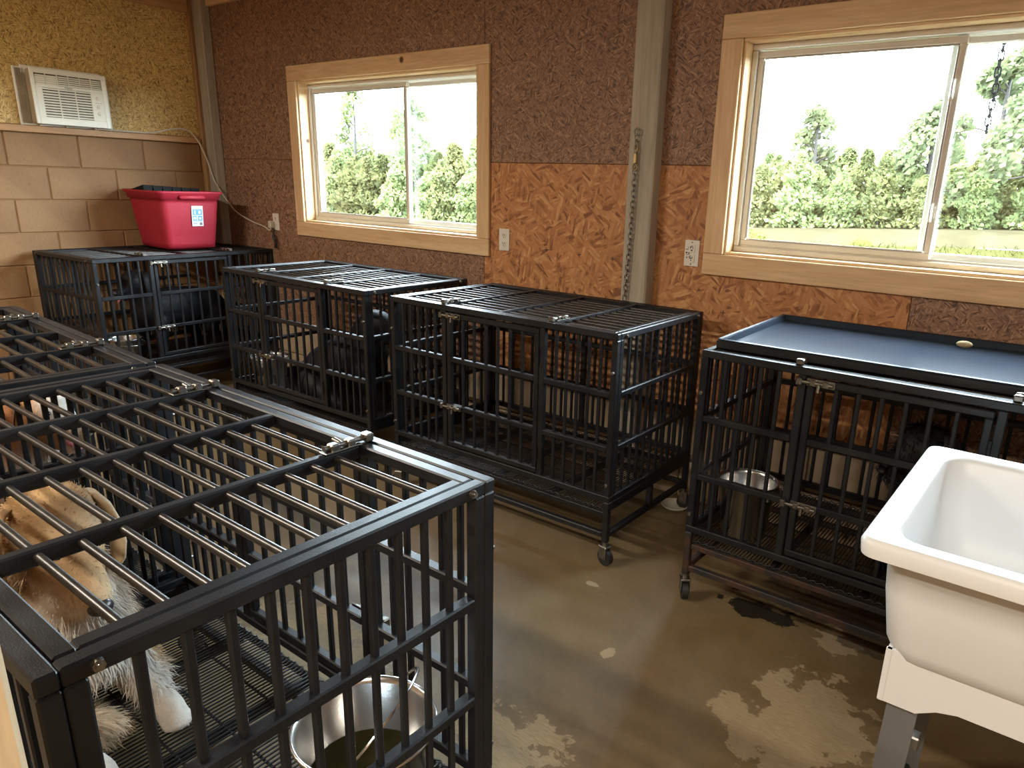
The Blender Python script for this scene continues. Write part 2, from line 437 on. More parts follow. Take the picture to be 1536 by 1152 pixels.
tag(obj('wall_right', MB().box(XR, XR+.15, YN-.2, B+.15, 0, ZC), 'plain_wall'), kind='structure')
tag(obj('wall_near', MB().box(A-.2, XR, YN-.15, YN, 0, ZC), 'plain_wall'), kind='structure')
# two ceiling fixtures added out of view to supply warm fill light
for (lx_, ly_, lw_, wh_) in ((.55, -.95, 1.0, 'behind the utility sink'), (-3.3, -.45, 1.35, 'facing the air conditioner wall')):
    sl_ = thing('fill_light', 'added unseen ceiling fill light ' + wh_, 'ceiling light', (lx_, ly_, ZC), 0, 'added ceiling fill lights')
    obj('housing', MB().cbox(-.62, .62, -.075, .075, -.05, -.001, .006), 'vinyl', sl_)
    obj('diffuser', MB().cbox(-.60, .60, -.06, .06, -.058, -.0505, .003), 'fill_glow', sl_)
    ld = bpy.data.lights.new('fill_light_emitter', 'AREA'); ld.shape = 'RECTANGLE'; ld.size = 1.18; ld.size_y = .11; ld.energy = LAMP_W*lw_; ld.color = (1.0, .91, .77)
    lo = bpy.data.objects.new('fill_light_emitter', ld); COL.objects.link(lo); lo.parent = sl_; lo.location = (0, 0, -.062)

# ------------------------------------------------------------------ windows
def window(n, W, mull, label, latches):
    x0, x1, z0, z1 = W
    win = obj('window_%d' % n, None); tag(win, label, kind='structure')
    c = .092; d = .019
    for (a0, a1, b0, b1, m) in ((x0-c, x1+c, z1, z1+c, 'pine_x'), (x0-c, x1+c, z0-c, z0, 'pine_x'), (x0-c, x0, z0+.001, z1-.001, 'pine_z'), (x1, x1+c, z0+.001, z1-.001, 'pine_z')):
        obj('casing_board', MB().cbox(a0, a1, B-d, B-.0006, b0, b1, .003), m, win)
    j = .012
    for (a0, a1, b0, b1, m) in ((x0, x1, z1-j, z1, 'pine_x'), (x0, x1, z0, z0+j, 'pine_x'), (x0, x0+j, z0+j, z1-j, 'pine_z'), (x1-j, x1, z0+j, z1-j, 'pine_z')):
        obj('jamb_board', MB().cbox(a0, a1, B-.004, B+.10, b0, b1, .002), m, win)
    def frame(a0, a1, b0, b1, w, y0, y1):
        return (MB().cbox(a0, a1, y0, y1, b0, b0+w, .004).cbox(a0, a1, y0, y1, b1-w, b1, .004)
                .cbox(a0, a0+w, y0, y1, b0+w, b1-w, .004).cbox(a1-w, a1, y0, y1, b0+w, b1-w, .004))
    a0, a1, b0, b1 = x0+j, x1-j, z0+j, z1-j
    fr = frame(a0, a1, b0, b1, .024, B+.062, B+.14)
    fr.box(a0+.024, a1-.024, B+.075, B+.08, b0+.024, b0+.032).box(a0+.024, a1-.024, B+.1, B+.104, b0+.024, b0+.032)
    obj('frame', fr, 'vinyl', win)
    i0, i1, k0, k1 = a0+.024, a1-.024, b0+.024, b1-.024
    sl = frame(i0, mull+.028, k0+.004, k1-.004, .026, B+.072, B+.098)
    s1 = obj('sash', sl, 'vinyl', win)
    s2 = obj('sash', frame(mull-.028, i1, k0+.004, k1-.004, .026, B+.104, B+.13), 'vinyl', win)
    obj('pane', MB().box(i0+.024, mull+.004, B+.083, B+.087, k0+.028, k1-.028), 'pane_glass', s1)
    obj('pane', MB().box(mull-.004, i1-.024, B+.115, B+.119, k0+.028, k1-.028), 'pane_glass', s2)
    obj('screen_bead', frame(i0+.026, mull+.002, k0+.030, k1-.030, .006, B+.074, B+.0825), 'vinyl_dim', s1)
    for z in latches:
        lt = MB().cbox(mull-.004, mull+.012, B+.060, B+.0725, z-.035, z+.035, .003)
        lt.path([(mull+.004, B+.062, z-.028), (mull+.006, B+.045, z-.012), (mull+.006, B+.042, z+.012), (mull+.004, B+.062, z+.028)], .0045, 6)
        obj('sash_lock', lt, 'vinyl', win)
    return win
window(1, W1, -3.452, 'two-pane sliding window in a pine surround beside the corner', ())
window(2, W2, -.545, 'two-pane sliding window in a pine surround above the sink', (1.40, 1.83))

# ------------------------------------------------------------------ posts
tag(obj('support_post', MB().cbox(-1.80, -1.665, 2.925, B-.001, 0, ZC-.003, .006), 'grey_post'), 'grey weathered timber post standing against the wall between two windows', 'post')
wp = tag(obj('timber_post', MB().cbox(-.715, -.628, .035, .131, 0, ZC-.003, .005), 'pale_post'), 'pale rough timber post close beside the golden dog\'s crate', 'post')
obj('rope_mark', MB().path([(-.6279, .040+.013*k, 1.035+.012*math.sin(k*1.1)) for k in range(7)], .0022, 6), 'print_black', wp)

# ------------------------------------------------------------------ dog crates
L_, T = 1.228, .025
ZB, ZT = .272, .942
R1, R2 = .705, .490
XD0, XD1 = -.26, .255         # door opening, local x
def bar_mesh(z0, z1): return shared(('bar', round(z0, 3), round(z1, 3)), lambda: MB().cbox(-.0065, .0065, -.006, .006, z0, z1, .0025))
def panel_frame(mb, a0, a1, axis, c, z0, z1, rails=True, skip=None):
    # tube frame in a plane: axis 'x' runs along x at y=c, axis 'y' runs along y at x=c
    h = T/2
    def seg(u0, u1, w0, w1):
        if axis == 'x': mb.cbox(u0, u1, c-h, c+h, w0, w1, .003)
        else: mb.cbox(c-h, c+h, u0, u1, w0, w1, .003)
    seg(a0, a1, z1-T, z1); seg(a0, a1, z0, z0+T); seg(a0, a0+T, z0+T, z1-T); seg(a1-T, a1, z0+T, z1-T)
    if rails:
        for r in (R1, R2): seg(a0+T, a1-T, r-.011, r+.011)
    return mb
def crate(label, loc, rz, W=.716, nb=(5, 6, 5), paint='crate_paint', low='crate_paint', dz=0.0):
    c = thing('dog_crate', label, 'dog crate', loc, rz, 'steel dog crates')
    hx, hy = L_/2, W/2
    h = T/2
    key = lambda k: (k, round(W, 3), nb)
    # front: side bays + door stiles
    def f_front():
        mb = MB(); y = -hy+h
        mb.cbox(-hx, hx, y-h, y+h, ZT-T, ZT, .003).cbox(-hx, hx, y-h, y+h, ZB, ZB+T, .003)
        for x in (-hx, XD0-T, XD1, hx-T): mb.cbox(x, x+T, y-h, y+h, ZB+T, ZT-T, .003)
        for r in (R1, R2):
            mb.cbox(-hx+T, XD0-T, y-h, y+h, r-.011, r+.011, .003).cbox(XD1+T, hx-T, y-h, y+h, r-.011, r+.011, .003)
        return mb
    fp = obj('front_panel', shared(key('front_panel'), f_front), paint, c)
    def bars(parent, u0, u1, n, axis, cc, z0, z1):
        for i in range(n):
            u = u0+(u1-u0)*(i+1)/(n+1)
            obj('bar', bar_mesh(z0, z1), paint, parent, (u, cc, 0) if axis == 'x' else (cc, u, 0), None if axis == 'x' else (0, 0, PI/2))
    bars(fp, -hx+T, XD0-T, nb[0], 'x', -hy+h, ZB+.02, ZT-.02); bars(fp, XD1+T, hx-T, nb[2], 'x', -hy+h, ZB+.02, ZT-.02)
    # door
    def f_door():
        mb = MB(); y = -hy+h; e = .005
        a0, a1, z0, z1 = XD0+e, XD1-e, ZB+T+.006, ZT-T-.006
        for q in ((a0, a1, z1-.022, z1), (a0, a1, z0, z0+.022), (a0, a0+.022, z0+.022, z1-.022), (a1-.022, a1, z0+.022, z1-.022), (a0+.022, a1-.022, R1-.011, R1+.011), (a0+.022, a1-.022, R2-.011, R2+.011)):
            mb.cbox(q[0], q[1], y-.011, y+.011, q[2], q[3], .003)
        return mb
    dr = obj('door', shared(key('door'), f_door), paint, c)
    bars(dr, XD0+.027, XD1-.027, nb[1], 'x', -hy+h, ZB+.045, ZT-.045)
    def f_latch():
        mb = MB().cbox(0, .085, -.003, 0, -.012, .012, .001).cyl((-.028, -.009, 0), (.082, -.009, 0), .0058, n=8)
        mb.cbox(.012, .03, -.016, 0, -.010, .010, .003).cbox(.05, .07, -.016, 0, -.010, .010, .003)
        mb.cbox(-.03, -.012, -.018, 0, -.012, .012, .003).cyl((.04, -.009, 0), (.04, -.012, -.026), .005, .006, n=8)
        return mb
    lm = shared('latch', f_latch)
    for z in (ZT-T-.017, R2):
        obj('latch', lm, 'zinc' if z > R1 else 'brass', dr, (XD0+.004, -hy-.0005, z))
    hg = shared('hinge', lambda: MB().cyl((0, 0, -.03), (0, 0, .03), .006, n=8))
    for z in (.80, .40): obj('hinge', hg, paint, dr, (XD1-.002, -hy-.002, z))
    # back and sides
    bp = obj('back_panel', shared(key('back_panel'), lambda: panel_frame(MB(), -hx, hx, 'x', hy-h, ZB, ZT).cbox(-.0125, .0125, hy-T, hy, ZB+T, ZT-T, .003)), paint, c)
    bars(bp, -hx+T, hx-T, 17, 'x', hy-h, ZB+.02, ZT-.02)
    for s_ in (-1, 1):
        sp_ = obj('side_panel', shared(('side_panel', round(W, 3), s_), lambda: panel_frame(MB(), -hy+T+.0008, hy-T-.0008, 'y', s_*(hx-h), ZB, ZT)), paint, c)
        bars(sp_, -hy+2*T, hy-2*T, 10, 'y', s_*(hx-h), ZB+.02, ZT-.02)
    # roof panel inside the rim
    def f_roof():
        mb = MB(); e = T+.0035; z0, z1 = ZT-.024, ZT-.001
        ax, ay = hx-e, hy-e
        for q in ((-ax, ax, -ay, -ay+T), (-ax, ax, ay-T, ay), (-ax, -ax+T, -ay+T, ay-T), (ax-T, ax, -ay+T, ay-T)): mb.cbox(q[0], q[1], q[2], q[3], z0, z1, .003)
        for k in (-1, 0, 1):
            x = k*(2*ax)/4; mb.cbox(x-.010, x+.010, -ay+T, ay-T, z0-.004, z1, .003)
        return mb
    rp = obj('roof_panel', shared(key('roof_panel'), f_roof), paint, c)
    e = T+.0035; ax, ay = hx-e, hy-e
    rod = shared('rod', lambda: MB().cyl((-(L_/2-.045), 0, 0), (L_/2-.045, 0, 0), .0068, n=10))
    for i in range(10): obj('rod', rod, 'rod_paint', rp, (0, (-ay+T)+(2*ay-2*T)*(i+1)/11, ZT-.013))
    for k in (-1, 1):
        obj('latch', lm, 'zinc', rp, (k*ax/2, -ay+.02, ZT+.0005), (R(-90), 0, R(90)))
    # wire floor
    def f_grate():
        mb = MB(); z = .232
        n = 98
        for i in range(n):
            x = -hx+.02+(L_-.04)*i/(n-1); mb.box(x-.0016, x+.0016, -hy+.012, hy-.012, z-.0016, z+.0016)
        for i in range(7):
            y = -hy+.02+(W-.04)*i/6; mb.box(-hx+.012, hx-.012, y-.0025, y+.0025, z-.006, z-.0012)
        for s_ in (-1, 1):
            mb.path([(-hx+.02+(L_-.04)*i/120, s_*(hy-.016)+s_*.003*math.sin(i*2.1), z+.004+.004*math.cos(i*2.1)) for i in range(121)], .0022, 4)
        return mb
    gr = obj('floor_grate', shared(key('floor_grate'), f_grate), 'grate_wire', c); gr['kind'] = 'stuff'
    # base frame with legs
    def f_base():
        mb = MB()
        for sx in (-1, 1):
            for sy in (-1, 1):
                x, y = sx*(hx-h), sy*(hy-h); mb.cbox(x-h, x+h, y-h, y+h, .098, ZB-.0005, .003)
        for s_ in (-1, 1):
            mb.cbox(-hx+T, hx-T, s_*(hy-h)-h, s_*(hy-h)+h, .118, .140, .003)
            mb.cbox(s_*(hx-h)-h, s_*(hx-h)+h, -hy+T, hy-T, .118, .140, .003)
            mb.cbox(s_*(hx-h)-h, s_*(hx-h)+h, -hy+T, hy-T, ZB-.04, ZB-.0008, .003)
            mb.cbox(s_*(hx-h)-h, s_*(hx-h)+h, -h, h, .140, ZB-.04, .003)
            mb.cbox(-hx+T, hx-T, s_*(hy-h)-.006, s_*(hy-h)+.006, .205, .225, .002)
        for x in (-.3, 0, .3): mb.cbox(x-.012, x+.012, -hy+T, hy-T, .200, .224, .002)
        return mb
    obj('base_frame', shared(key('base_frame'), f_base), low, c)
    def f_fork(): return MB().cyl((0, 0, .082), (0, 0, .099), .012, n=10).cbox(-.022, .022, -.018, .018, .074, .084, .003).cbox(-.018, .020, -.017, -.013, .026, .078, .002).cbox(-.018, .020, .013, .017, .026, .078, .002).cyl((.006, -.019, .035), (.006, .019, .035), .005, n=8)
    def f_wheel(): return MB().cyl((.006, -.011, .0345), (.006, .011, .0345), .034, n=20).cyl((.006, -.0125, .0345), (.006, .0125, .0345), .014, n=12)
    for sx in (-1, 1):
        for sy in (-1, 1):
            cs = obj('caster', shared('caster', f_fork), 'rust_iron' if low == 'crate_rust' else 'zinc', c, (sx*(hx-h), sy*(hy-h), 0), (0, 0, rnd.uniform(0, 6.2)))
            obj('wheel', shared('wheel', f_wheel), 'rubber', cs)
    bt = shared('bolt', lambda: MB().cyl((0, 0, 0), (0, -.006, 0), .0085, .0075, n=6).cyl((0, -.006, 0), (0, -.010, 0), .005, n=8))
    for sx in (-1, 1):
        for z in (.795, .345):
            obj('bolt', bt, 'zinc', c, (sx*(hx-h), -hy, z))
            obj('bolt', bt, 'zinc', c, (sx*(hx-h), hy, z), (0, 0, PI))
    for sx in (-1, 1):
        for sy in (-1, 1):
            obj('bolt', bt, 'zinc', c, (sx*hx, sy*(hy-.06), ZT-.012), (0, 0, sx*PI/2))
    return c
def at_corner(x0, y0, rz, W, which):
    # centre of a crate from its low-x, low-y corner before turning
    lx, ly = (L_/2, W/2) if which == 'x' else (W/2, L_/2)
    return (x0+lx*math.cos(rz)-ly*math.sin(rz), y0+lx*math.sin(rz)+ly*math.cos(rz), 0)
WC = .716
c1r = .075
c1c = (-4.715+(-.738/2)*math.cos(c1r)-(L_/2)*math.sin(c1r), 1.774+(-.738/2)*math.sin(c1r)+(L_/2)*math.cos(c1r), 0)
crate('black steel dog crate in the corner with a red plastic tub on its roof', c1c, c1r+PI/2, .738, (4, 6, 4))
crate('black steel dog crate under the window beside the corner, metal pail inside its door', at_corner(-3.98, 2.15, R(1.0), WC, 'x'), R(1.0), WC)
crate('empty black steel dog crate in front of the grey wall post', at_corner(-2.565, 2.165, R(.5), WC, 'x'), R(.5), WC)
crate('rusty-footed black steel dog crate with a metal pan lying on its roof', at_corner(-1.0, 2.165, 0, WC, 'x'), 0, WC, (4, 6, 4), low='crate_rust')
crate('black steel dog crate holding a golden dog and a bucket of water', at_corner(-2.022, .182, 0, WC, 'x'), PI, WC)
crate('black steel dog crate holding a brown and white dog with its mouth open', at_corner(-3.312, .235, R(-2.6), WC, 'x'), PI+R(-2.6), WC)

# ------------------------------------------------------------------ dogs: soft bodies grown from chains of balls, one continuous skin
def body(name, chains, parent, mat, voxel, colors, smooth=7, fur=None, seed=1):
    mb = MB()
    for ch in chains:
        for i in range(len(ch)-1):
            (p, r), (q, s_) = ch[i], ch[i+1]; p, q = Vector(p), Vector(q)
            k = max(2, int((q-p).length/(min(r, s_)*.45))+1)
            for j in range(k+1):
                u = j/k; mb.ball(p.lerp(q, u), r+(s_-r)*u, 12, 8)
    me = mb.mesh('tmp'); o = bpy.data.objects.new('tmp', me); COL.objects.link(o)
    m = o.modifiers.new('r', 'REMESH'); m.mode = 'VOXEL'; m.voxel_size = voxel; m.use_smooth_shade = True
    m = o.modifiers.new('s', 'SMOOTH'); m.iterations = smooth; m.factor = .5
    dg = bpy.context.evaluated_depsgraph_get(); dg.update()
    nm = bpy.data.meshes.new_from_object(o.evaluated_get(dg)); nm.name = name
    bpy.data.objects.remove(o)
    nm.materials.clear()
    def colour(v):
        tot = 0; acc = [0, 0, 0]
        for (c, rr, col) in colors:
            d = ((v[0]-c[0])**2+(v[1]-c[1])**2+(v[2]-c[2])**2)/(rr*rr)
            w = math.exp(-d*1.5)+1e-9; tot += w
            for k in range(3): acc[k] += w*col[k]
        return (acc[0]/tot, acc[1]/tot, acc[2]/tot, 1)
    ca = nm.color_attributes.new('Col', 'FLOAT_COLOR', 'POINT')
    buf = []
    for v in nm.vertices: buf += colour(v.co)
    ca.data.foreach_set('color', buf)
    nm.polygons.foreach_set('use_smooth', [True]*len(nm.polygons))
    ob = obj(name, nm, mat, parent)
    if fur:
        # strands: thin two-triangle blades laid along the coat
        rg = random.Random(seed); N, ln, flow, lift, wdt = fur['n'], fur['len'], fur['flow'], fur['lift'], fur.get('w', .0011)
        if not callable(flow): flow = Vector(flow)
        areas = []; tot = 0
        for p in nm.polygons: tot += p.area; areas.append(tot)
        import bisect
        V = []; F = []; C = []
        for _ in range(N):
            p = nm.polygons[bisect.bisect_left(areas, rg.random()*tot) % len(areas)]
            vs_ = [nm.vertices[i] for i in p.vertices]; wts = [rg.random()+.01 for _ in vs_]; sw = sum(wts)
            co_ = sum((v.co*w for v, w in zip(vs_, wts)), Vector())/sw; nn = p.normal
            fl = flow(co_) if callable(flow) else flow
            d = fl - fl.dot(nn)*nn
            if d.length < .05: d = nn.orthogonal()
            d = (d.normalized() + nn*lift + Vector((rg.gauss(0, .25), rg.gauss(0, .25), rg.gauss(0, .25)))).normalized()
            l = (ln(co_) if callable(ln) else ln)*rg.uniform(.6, 1.3)
            if l <= .001: continue
            sd = d.cross(nn).normalized()*wdt
            b = co_-nn*.002; mid = b+d*l*.5+nn*l*.06; tip = b+d*l-nn*l*.05
            k = len(V); V += [b-sd, b+sd, mid-sd*.8, mid+sd*.8, tip]
            F += [(k, k+1, k+3, k+2), (k+2, k+3, k+4)]
            cc = colour(co_); q = rg.uniform(.75, 1.18); C += [cc[0]*q, cc[1]*q, cc[2]*q, 1]*5
        fm = bpy.data.meshes.new('coat'); fm.from_pydata(V, [], F)
        ca = fm.color_attributes.new('Col', 'FLOAT_COLOR', 'POINT'); ca.data.foreach_set('color', C)
        fo = obj('coat', fm, mat, parent); fo['kind'] = 'stuff'
    return ob

def dog(label, loc, rz, chains, cols, mat, extra, fur=None, voxel=.011, seed=1):
    d = thing('dog', label, 'dog', loc, rz)
    body('body', chains, d, mat, voxel, cols, fur=fur, seed=seed)
    for (nm, mb, m) in extra: obj(nm, mb, m, d)
    return d

# golden dog: seated, head hung low over its forepaws. Local frame: +x ahead, +y its left, z up, origin under the chest on the grate
GO, CR, WH, DK = (.44, .27, .125), (.60, .45, .29), (.74, .70, .63), (.22, .13, .06)
G0 = (-1.62, .455, .234)
ch = [
    [((-.02, 0, .30), .125), ((-.12, .0, .27), .135), ((-.24, .02, .20), .135), ((-.30, .03, .14), .13)],            # trunk to rump
    [((-.03, 0, .37), .105), ((-.05, 0, .45), .090), ((-.03, .0, .51), .078)],                                          # neck
    [((-.02, .004, .53), .076), ((.02, .006, .535), .076), ((.055, .010, .505), .064), ((.075, .012, .475), .052)],       # skull
    [((.02, .048, .505), .042), ((.05, .040, .462), .038)], [((.02, -.036, .505), .042), ((.05, -.022, .462), .038)],     # cheeks
    [((.055, .036, .515), .026), ((.055, -.018, .515), .026)],                                                             # brow
    [((.078, .012, .468), .043), ((.102, .014, .426), .039), ((.122, .016, .388), .036)],                                 # muzzle
    [((.05, .008, .43), .040), ((.078, .012, .388), .027), ((.092, .014, .368), .020)],                                   # lower jaw
    [((.02, .06, .22), .065), ((.01, .095, .13), .046), ((.045, .112, .085), .037), ((.090, .122, .058), .031), ((.120, .126, .042), .035), ((.138, .126, .034), .030)],   # left foreleg
    [((.02, -.065, .22), .065), ((.04, -.085, .12), .045), ((.09, -.08, .075), .036), ((.165, -.06, .05), .032), ((.205, -.055, .04), .037), ((.225, -.055, .033), .030)],   # right foreleg
    [((-.26, .12, .13), .085), ((-.17, .16, .085), .058), ((-.08, .165, .04), .036), ((-.03, .165, .034), .034)],      # left thigh and hind foot
    [((-.26, -.10, .13), .085), ((-.17, -.15, .085), .058), ((-.08, -.155, .04), .036), ((-.03, -.155, .034), .034)],
    [((.03, 0, .24), .09), ((.03, 0, .33), .085)],                                                                       # breast
]
for (px_, py_) in ((.146, .126), (.232, -.055)):
    for k_, (dx_, dy_) in enumerate(((.004, -.026), (.016, -.009), (.016, .010), (.004, .026))):
        ch.append([((px_+dx_-.016, py_+dy_*.8, .030), .014), ((px_+dx_+.004, py_+dy_, .020), .0135)])
cols = [((-.2, 0, .3), .25, GO), ((0, 0, .56), .09, (.60, .38, .18)), ((.07, .02, .52), .06, CR), ((.09, .02, .45), .05, GO), ((.12, .024, .40), .04, (.62, .42, .22)),
        ((.07, .0, .30), .10, WH), ((.05, .0, .22), .10, WH), ((.10, .12, .07), .10, WH), ((.15, .126, .03), .06, WH), ((.13, -.07, .06), .10, WH), ((.21, -.05, .03), .06, WH),
        ((.02, .09, .14), .05, WH), ((.03, -.085, .14), .05, WH), ((-.02, .10, .5), .06, CR), ((-.10, 0, .42), .12, GO), ((.02, -.08, .46), .05, DK)]
ear = lambda s_: MB().loops([[(-.012+.030*w_*math.cos(a)+ox, s_*(oy+.010*math.sin(a)), oz) for a in [2*PI*i/12 for i in range(12)]] for (w_, ox, oy, oz) in
        ((.25, .015, .062, .572), (.8, .022, .080, .566), (1.15, .032, .096, .540), (1.35, .040, .106, .50), (1.3, .046, .108, .455), (.95, .050, .103, .415), (.25, .052, .097, .395))], True, True)

def glen(c):
    if c.x > .10 and c.z < .1: return .007                      # paws
    if c.z > .36 and c.x > .03: return .011                     # face
    if c.z > .44: return .014
    if c.x > -.02 and .16 < c.z < .40: return .050              # breast
    return .034
g_dog = dog('golden dog with a white chest, sitting with its head hung low', G0, 0, ch, cols, 'fur',
    [('nose', MB().ball((.148, .017, .372), (.019, .024, .018), 14, 10), 'dog_nose')] + [('eye', MB().ball((.100, .010+s_*.034, .488), .010, 10, 8), 'dog_eye') for s_ in (-1, 1)],
    fur=dict(n=40000, len=glen, flow=lambda c: Vector((-.25 if c.z > .40 else .1, .15*c.y, -1)) if c.z < .46 else Vector((-1, 0, -.35)), lift=.22), voxel=.0095, seed=3)
for s_ in (-1, 1):
    e_ = ear(s_); body_c = obj('ear', e_, None, g_dog)
    ca = body_c.data.color_attributes.new('Col', 'FLOAT_COLOR', 'POINT'); ca.data.foreach_set('color', [*(CR if s_ > 0 else GO), 1]*len(body_c.data.vertices)); body_c.data.materials.append(MAT['fur'])
# plume of the tail curled round between the forelegs
tl = body('tail', [[((.02, -.17, .05), .03), ((.085, -.09, .07), .042), ((.09, -.02, .065), .045), ((.085, .03, .05), .02)]], g_dog, 'fur', .009, [((0, 0, 0), .2, (.66, .50, .33)), ((.09, 0, .06), .06, (.74, .60, .43))],
     fur=dict(n=2600, len=.04, flow=(.4, .6, -.9), lift=.25), seed=5)

# brown and white dog, standing with its head raised and mouth open (profile)
BR, RB = (.30, .12, .04), (.45, .22, .09)
ch = [
    [((-.05, 0, .30), .13), ((-.2, 0, .30), .14), ((-.40, 0, .29), .13), ((-.50, 0, .27), .12)],
    [((-.02, 0, .34), .11), ((.02, 0, .42), .095), ((.05, 0, .47), .085)],
    [((.06, 0, .485), .080), ((.10, 0, .49), .074), ((.135, 0, .475), .056)],
    [((.135, 0, .468), .046), ((.18, 0, .452), .037), ((.222, 0, .444), .030)],
    [((.08, 0, .43), .042), ((.13, 0, .395), .024), ((.175, 0, .372), .017)],
    [((-.03, .075, .22), .06), ((-.03, .08, .12), .038), ((-.02, .08, .04), .032), ((.0, .08, .03), .03)],
    [((-.03, -.075, .22), .06), ((-.03, -.08, .12), .038), ((-.02, -.08, .04), .032), ((.0, -.08, .03), .03)],
    [((-.48, .08, .22), .08), ((-.42, .09, .14), .05), ((-.49, .09, .09), .034), ((-.47, .09, .03), .032), ((-.44, .09, .03), .03)],
    [((-.48, -.08, .22), .08), ((-.42, -.09, .14), .05), ((-.49, -.09, .09), .034), ((-.47, -.09, .03), .032), ((-.44, -.09, .03), .03)],
    [((-.58, 0, .32), .05), ((-.66, 0, .30), .04), ((-.70, 0, .22), .025)],
]
cols = [((-.3, 0, .3), .25, BR), ((.05, 0, .53), .07, RB), ((.04, 0, .40), .09, BR), ((.14, 0, .53), .04, WH), ((.17, 0, .49), .035, WH), ((.22, 0, .46), .03, (.75, .68, .6)),
        ((.15, .05, .44), .04, (.46, .28, .14)), ((.15, -.05, .44), .04, (.46, .28, .14)), ((.06, 0, .32), .08, WH), ((0, 0, .05), .12, WH), ((.2, 0, .42), .03, (.7, .62, .54)), ((.12, 0, .39), .03, (.25, .15, .09))]

d2 = dog('brown and white dog with its mouth open, head turned to the aisle', (-2.60, .70, .234), R(30), ch, cols, 'fur',
    [('nose', MB().ball((.252, 0, .450), (.014, .017, .013), 12, 8), 'dog_nose'), ('eye', MB().ball((.150, .042, .505), .009, 10, 8), 'dog_eye'), ('eye', MB().ball((.150, -.042, .505), .009, 10, 8), 'dog_eye'),
     ('tongue', MB().loops([[(x, w_*math.cos(a), z+.004*math.sin(a)) for a in [2*PI*i/10 for i in range(10)]] for (x, w_, z) in ((.10, .012, .415), (.15, .016, .404), (.19, .015, .392), (.205, .008, .384))], True, True), 'dog_tongue')],
    fur=dict(n=9000, len=lambda c: .010 if c.x > .06 and c.z > .38 else .03, flow=(-.7, 0, -.7), lift=.2), seed=9)
for s_ in (-1, 1):
    e_ = MB().loops([[(ox+.028*w_*math.cos(a), s_*(oy+.009*math.sin(a)), oz) for a in [2*PI*i/12 for i in range(12)]] for (w_, ox, oy, oz) in
        ((.3, .055, .060, .545), (1, .050, .076, .535), (1.3, .042, .088, .50), (1.25, .036, .092, .455), (.8, .032, .09, .42), (.2, .03, .086, .405))], True, True)
    o = obj('ear', e_, None, d2); ca = o.data.color_attributes.new('Col', 'FLOAT_COLOR', 'POINT'); ca.data.foreach_set('color', [.26, .10, .035, 1]*len(o.data.vertices)); o.data.materials.append(MAT['fur'])

